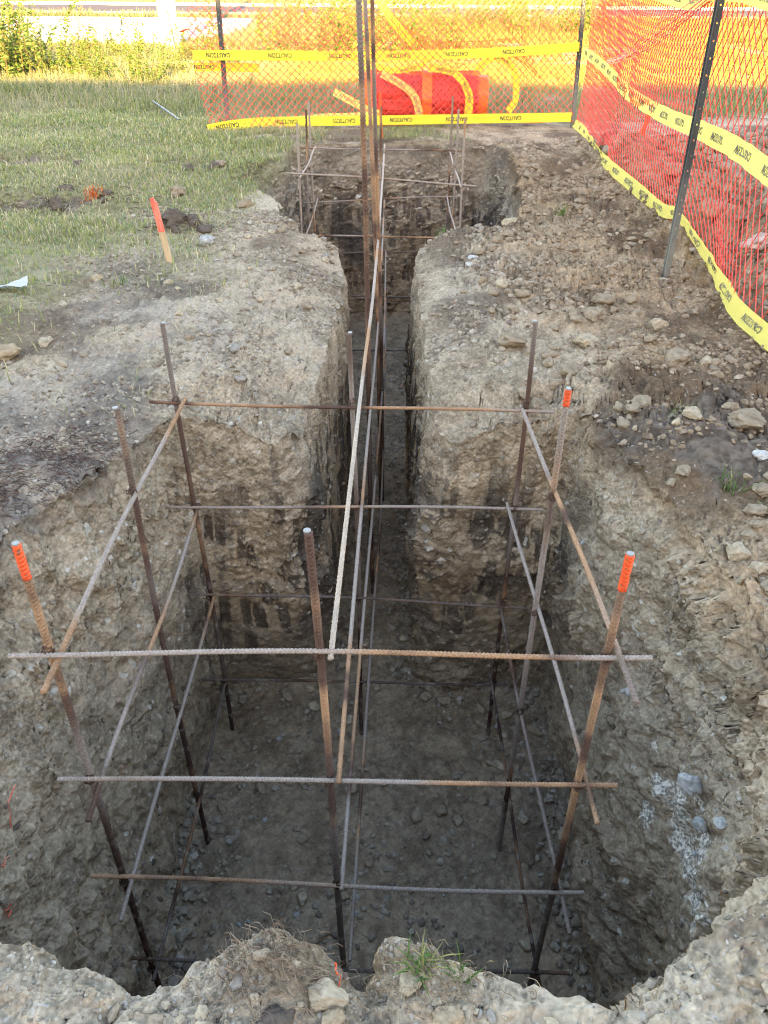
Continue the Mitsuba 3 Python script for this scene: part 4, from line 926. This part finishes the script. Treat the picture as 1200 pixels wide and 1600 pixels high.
tape('yellow caution tape along the foot of the back fence, printed upside down', [[-1.70, 7.975, .02], [-1.49, 7.995, .055], [-1.146, 8.06, .078], [.177, 8.275, .078], [1.78, 8.585, .072]], .083, south, first=.08, gap=.545, th=.40, crumple=.012, step=.02)
tape('yellow caution tape stretched across the back fence at half height', [[-1.76, 7.95, .62], [-1.49, 8.0, .618], [-.072, 8.285, .605], [.823, 8.43, .622], [1.77, 8.585, .672]], .078, south, first=.12, gap=.545, th=.42, crumple=.008, step=.02)
tape('short orange tinted tape end behind the left post of the back fence', [[-1.78, 8.06, .52], [-1.5, 8.14, .515], [-1.22, 8.2, .505]], .07, south, first=.0, gap=.4, th=.4)
tape('yellow caution tape sagging along the middle of the right-hand fence', [[1.80, 8.60, .64], [1.735, 7.623, .629], [1.655, 6.69, .604], [1.592, 5.934, .571], [1.540, 5.359, .575], [1.478, 4.635, .595], [1.428, 4.09, .625], [1.398, 3.75, .64], [1.368, 3.369, .650], [1.340, 3.037, .643], [1.32, 2.5, .63]], .080, west, first=.2, gap=.36, crumple=.016, seed=3, th=.36, faded=True, step=.02)
tape('yellow caution tape along the foot of the right-hand fence, lying near the ground', [[a - .03, b, float(height_at(np.array([[a + o, b] for o in (-.06, -.03, 0)])).max()) + .045] for a, b, c in low_pts], .075, west, first=.5, gap=.36, crumple=.016, roll=.4, seed=4, th=.36, faded=True, step=.02)
tape('yellow caution tape drooping at the top of the right-hand fence beside the near post', [[1.63, 6.2, 1.17], [1.575, 5.717, 1.145], [1.525, 5.141, 1.125], [1.484, 4.675, 1.115], [1.44, 4.18, 1.165], [1.412, 3.80, 1.165], [1.38, 3.469, 1.15], [1.36, 2.8, 1.12]], .080, west, first=.1, gap=.36, crumple=.014, seed=5, th=.36, faded=True)
# tapes tangled round the roll of netting
tape('pale folded tape lying on the ground behind the fence, left of the roll', [[-.56, 8.62, .27], [-.40, 8.60, .20], [-.22, 8.56, .12], [-.12, 8.54, .09], [-.30, 8.50, .075], [-.55, 8.44, .075], [-.8, 8.40, .06], [-1.2, 8.25, .03]], .075, lambda p, k: (0, -1, .6), words=True, first=.06, gap=2.0, crumple=.01, seed=6, faded=True)
tape('tape looped over the left half of the red roll', [[-.10, 8.70, .42], [.06, 8.62, .36], [.22, 8.56, .25], [.27, 8.52, .12], [.29, 8.50, .0]], .075, lambda p, k: (-.2, -1, .7), first=.1, gap=.3, crumple=.008, seed=7, faded=True)
tape('tape wrapped round the right end of the red roll', [[.36, 8.75, .47], [.56, 8.70, .45], [.70, 8.60, .36], [.76, 8.55, .22], [.75, 8.53, .08]], .08, lambda p, k: (.1, -1, .8), first=.08, gap=.32, crumple=.008, seed=8)
tape('tape arching in the air right of the red roll and back to the ground', [[.80, 8.85, .30], [.86, 8.85, .46], [1.0, 8.82, .56], [1.12, 8.8, .53], [1.23, 8.78, .38], [1.24, 8.76, .22], [1.17, 8.74, .10]], .065, lambda p, k: (-.2 + .5 * k, -1, .3), first=.35, gap=.6, crumple=.004, seed=9, flip=False)
tape('orange tape hanging in a diagonal behind the back fence right of the upright bars', [[-.12, 8.62, 1.02], [.05, 8.66, .82], [.20, 8.70, .68]], .07, south, words=False, crumple=.01, seed=10)
tape('thin loose tape lying over the top of the red roll', [[-.20, 8.86, .50], [.05, 8.8, .44], [.25, 8.80, .48], [.42, 8.82, .60]], .06, lambda p, k: (0, -1, .9), first=.3, gap=.5, crumple=.008, seed=11)

rk = thing('netting_roll', 'thick roll of red safety netting lying on its side behind the back fence', 'netting roll')
nu, nv = 120, 64
U, Th = np.meshgrid(np.linspace(-.20, .86, nu), np.linspace(0, 2 * math.pi, nv), indexing='ij')
rad = .205 + .012 * np.sin(U * 14) * .5
pp = np.stack([U, np.cos(Th), np.sin(Th)], -1)
rad = rad + (N(pp, 2.2, 3, 91) - .5) * .09 + (N(pp, 8, 3, 92) - .5) * .05
RV = np.stack([U, 8.86 + rad * np.cos(Th) + .05 * U, .20 + rad * np.sin(Th) * .98], -1)
c0 = RV[0].mean(0); c1 = RV[-1].mean(0); vv = np.vstack([RV.reshape(-1, 3), c0[None] - [.03, 0, 0], c1[None] + [.02, 0, 0]])
ff = quads(nu, nv); e = np.arange(nv - 1)
ff = np.vstack([ff, np.stack([e, e + 1, np.full(nv - 1, nu * nv)], 1), np.stack([(nu - 1) * nv + e + 1, (nu - 1) * nv + e, np.full(nv - 1, nu * nv + 1)], 1)])
uvr = np.vstack([np.stack([U, Th], -1).reshape(-1, 2), [[0, 0], [1, 0]]])
part(rk, 'core', mikit.ply((vv, ff), 'net_roll_red', smooth=True, uv=uvr))
def wrap(u, w):
    a = w * 2 * math.pi; xx = -.21 + u * 1.08; r_ = .228 + (N(np.stack([xx, np.cos(a), np.sin(a)], -1), 2.2, 3, 91) - .5) * .08
    return np.stack([xx, 8.86 + r_ * np.cos(a) + .05 * xx, .205 + r_ * np.sin(a)], -1)
v, f = net(wrap, 61, 61, .0026); part(rk, 'outer_netting', mikit.ply((v, f), 'net_plastic'))
for lab, x0, x1, rr in (('crumpled orange netting bunched at the left end', -.30, -.19, .215), ('orange band round the middle', .30, .40, .236), ('orange netting collar at the right end', .845, .96, .20)):
    u2, t2 = np.meshgrid(np.linspace(x0, x1, 12), np.linspace(0, 2 * math.pi, 49), indexing='ij')
    q2 = np.stack([u2, np.cos(t2), np.sin(t2)], -1); r2 = rr + (N(q2, 6, 3, 95) - .5) * .05
    part(rk, 'netting_band', mikit.ply((np.stack([u2, 8.86 + r2 * np.cos(t2) + .05 * u2, .2 + r2 * np.sin(t2)], -1).reshape(-1, 3), quads(12, 49)), 'net_orange', smooth=True), lab)
v, f = net(loose, 41, 9, .0020); part(rk, 'loose_netting', mikit.ply((v, f), 'net_orange'), 'loose orange netting trailing above the roll')

# ------------------------------------------------------------------ stakes and litter
def stake(base, top, w, t, paint_from, key, paint='pink_paint', cracked=True):
    base, top = np.array(base, float), np.array(top, float); H = np.linalg.norm(top - base); ax = (top - base) / H
    fr = np.array([0, -1, 0]) - ax * -ax[1]; fr /= np.linalg.norm(fr); x = np.cross(ax, fr)
    M = np.eye(4); M[:3, 0], M[:3, 1], M[:3, 2], M[:3, 3] = x, ax, fr, base
    lo = trimesh.creation.extrude_polygon(shapely.box(-w / 2, -.12, w / 2, paint_from), t, engine='earcut'); lo.apply_transform(M)
    topz = [(-w / 2, paint_from), (w / 2, paint_from), (w * .45, H * .93), (w * .2, H * .95), (w * .1, H), (-w * .5, H * .99)] if cracked else [(-w / 2, paint_from), (w / 2, paint_from), (w / 2, H), (-w / 2, H)]
    hi = trimesh.creation.extrude_polygon(shapely.Polygon(topz), t * 1.02, engine='earcut'); hi.apply_transform(M)
    part(key, 'shaft', mikit.ply(lo, 'stake_wood' if cracked else paint)); part(key, 'painted_top', mikit.ply(hi, paint))
z0 = G(-1.132, 4.046)
stake([-1.132, 4.046, z0], [-1.165, 4.03, .30], .030, .014, .155, thing('survey_stake', 'splintered wooden stake with pink painted top leaning on the left bank', 'stake'))
stake([-.085, 7.76, G(-.085, 7.76)], [-.10, 7.76, .37], .022, .012, .05, thing('survey_stake', 'thin orange stake right of the tall upright bars, behind the far pit', 'stake'), 'orange_paint', False)
stake([2.02, 6.946, G(2.02, 6.946)], [2.06, 6.95, .33], .034, .014, .02, thing('survey_stake', 'orange stake standing among clods behind the right-hand netting', 'stake'), 'orange_paint', False)
def sheet(px, py, w, l, rot, seed, bs, name, label, cat, lift=.012):
    u, v_ = np.meshgrid(np.linspace(-.5, .5, 14), np.linspace(-.5, .5, 14), indexing='ij')
    xx, yy = u * w, v_ * l; X = px + xx * math.cos(rot) - yy * math.sin(rot); Y = py + xx * math.sin(rot) + yy * math.cos(rot)
    Z = height_at(np.stack([X, Y], -1)) + lift + .03 * (N(np.stack([u * 2, v_ * 2, u * 0 + seed], -1), 1.5, 3, seed) - .4) + np.maximum(u, 0) * .06 * w / .2
    solo(name, mikit.ply((np.stack([X, Y, Z], -1).reshape(-1, 3), quads(14, 14)), bs, smooth=True), label, cat)
sheet(-1.80, 3.53, .26, .10, .25, 5, 'paper_white', 'paper_scrap', 'white scrap of paper lying on the grass at the left edge of the picture', 'paper')
g9 = np.random.default_rng(77); bx, by = -1.98 + g9.normal(0, .035, 60), 5.5 + g9.normal(0, .05, 60)
v, f, c = blades(bx, by, height_at(np.stack([bx, by], 1)) + .004, g9.uniform(.02, .05, 60), np.full(60, .007), np.tile(np.array([.85, .16, .03]), (60, 1)) * g9.uniform(.6, 1.1, (60, 1)), 78, 1.0)
stuff('painted_turf', mikit.ply((v, f), 'foliage', color=c), 'turf sprayed with orange marking paint beside the dug scrape', 'marking')
for k in range(26):
    cx, cy, rx, ry = ((-2.25, 5.3, .5, .18), (-3.0, 6.55, .4, .16), (-1.55, 6.4, .2, .1))[k % 3]
    put_rock(cx + rng.normal() * rx, cy + rng.normal() * ry, rng.uniform(.025, .07), rng.choice(list('ddt')), 'dark overturned clod of turf lying on the left-hand grass', 'clod', 'overturned clods on the grass')
for px, py, r in ((-1.16, 4.75, .05), (-1.32, 4.74, .045), (-1.08, 4.66, .04), (-1.24, 4.62, .035)):
    put_rock(px, py, r, 'd', 'dark clod of the rooty clump behind the pink stake', 'clod', 'clods of the rooty clump')
fibres(-2.25, 5.3, .4, .16, 300, .09, .0016, 31, (.13, .10, .07), 'roots', 'torn dark roots in the larger scrape on the left-hand grass')
put_rock(.385, .497, .020, 'y', 'long whitish stone half buried in the front lip near the bottom right', 'stone', sink=.45)
sheet(-3.5, 15.1, .35, .12, -.5, 9, 'net_plastic', 'tape_scrap', 'red strip hanging in the weeds left of the fence', 'scrap', .42)
tb = trimesh.creation.cylinder(radius=.010, segment=([-2.66, 9.75, G(-2.66, 9.75) + .06], [-2.06, 8.42, G(-2.06, 8.42) + .03]), sections=8)
solo('hose_piece', mikit.ply(tb, 'blue_grey_plastic', smooth=40), 'thin blue grey tube lying on the grass left of the fence', 'tube')
def string(c, n, seed, label, bs='pink_paint', r=.0014, size=.024, wall=True):
    g = np.random.default_rng(seed); p = np.array(c, float)
    if wall:
        _, i = wall_tree.query(p); p = wall_pts[i] - np.r_[wall_n[i], 0] * .016
    pts = [p]; d = g.normal(size=3)
    for _ in range(n):
        d = d * .6 + g.normal(size=3) * .7; d[0] *= .15 if wall else .5; pts.append(pts[-1] + d / np.linalg.norm(d) * size)
    q = np.array(pts); v, f = prisms(q[:-1], q[1:], r)
    solo('twine', mikit.ply((v, f), bs), label, 'twine')
string((-.96, 1.254, -.518), 5, 3, 'pink loop of twine stuck to the left-hand face of the near pit')
string((-.932, 1.092, -.578), 4, 4, 'upper pink scrap of twine at the left edge low in the pit face', size=.02)
string((-.91, 1.005, -.637), 4, 5, 'lowest pink scrap of twine at the left edge of the pit face', size=.02)
string((-.063, .535, G(-.063, .535) + .01), 22, 6, 'knot of orange twine on the front lip beside the pale chunky stone', 'orange_paint', .0008, .0045, False)

0 and print('TRIS', sum(len(meshkit.WRITTEN[d['filename']][1]) for d in scene.values() if isinstance(d, dict) and d.get('type') == 'ply'))
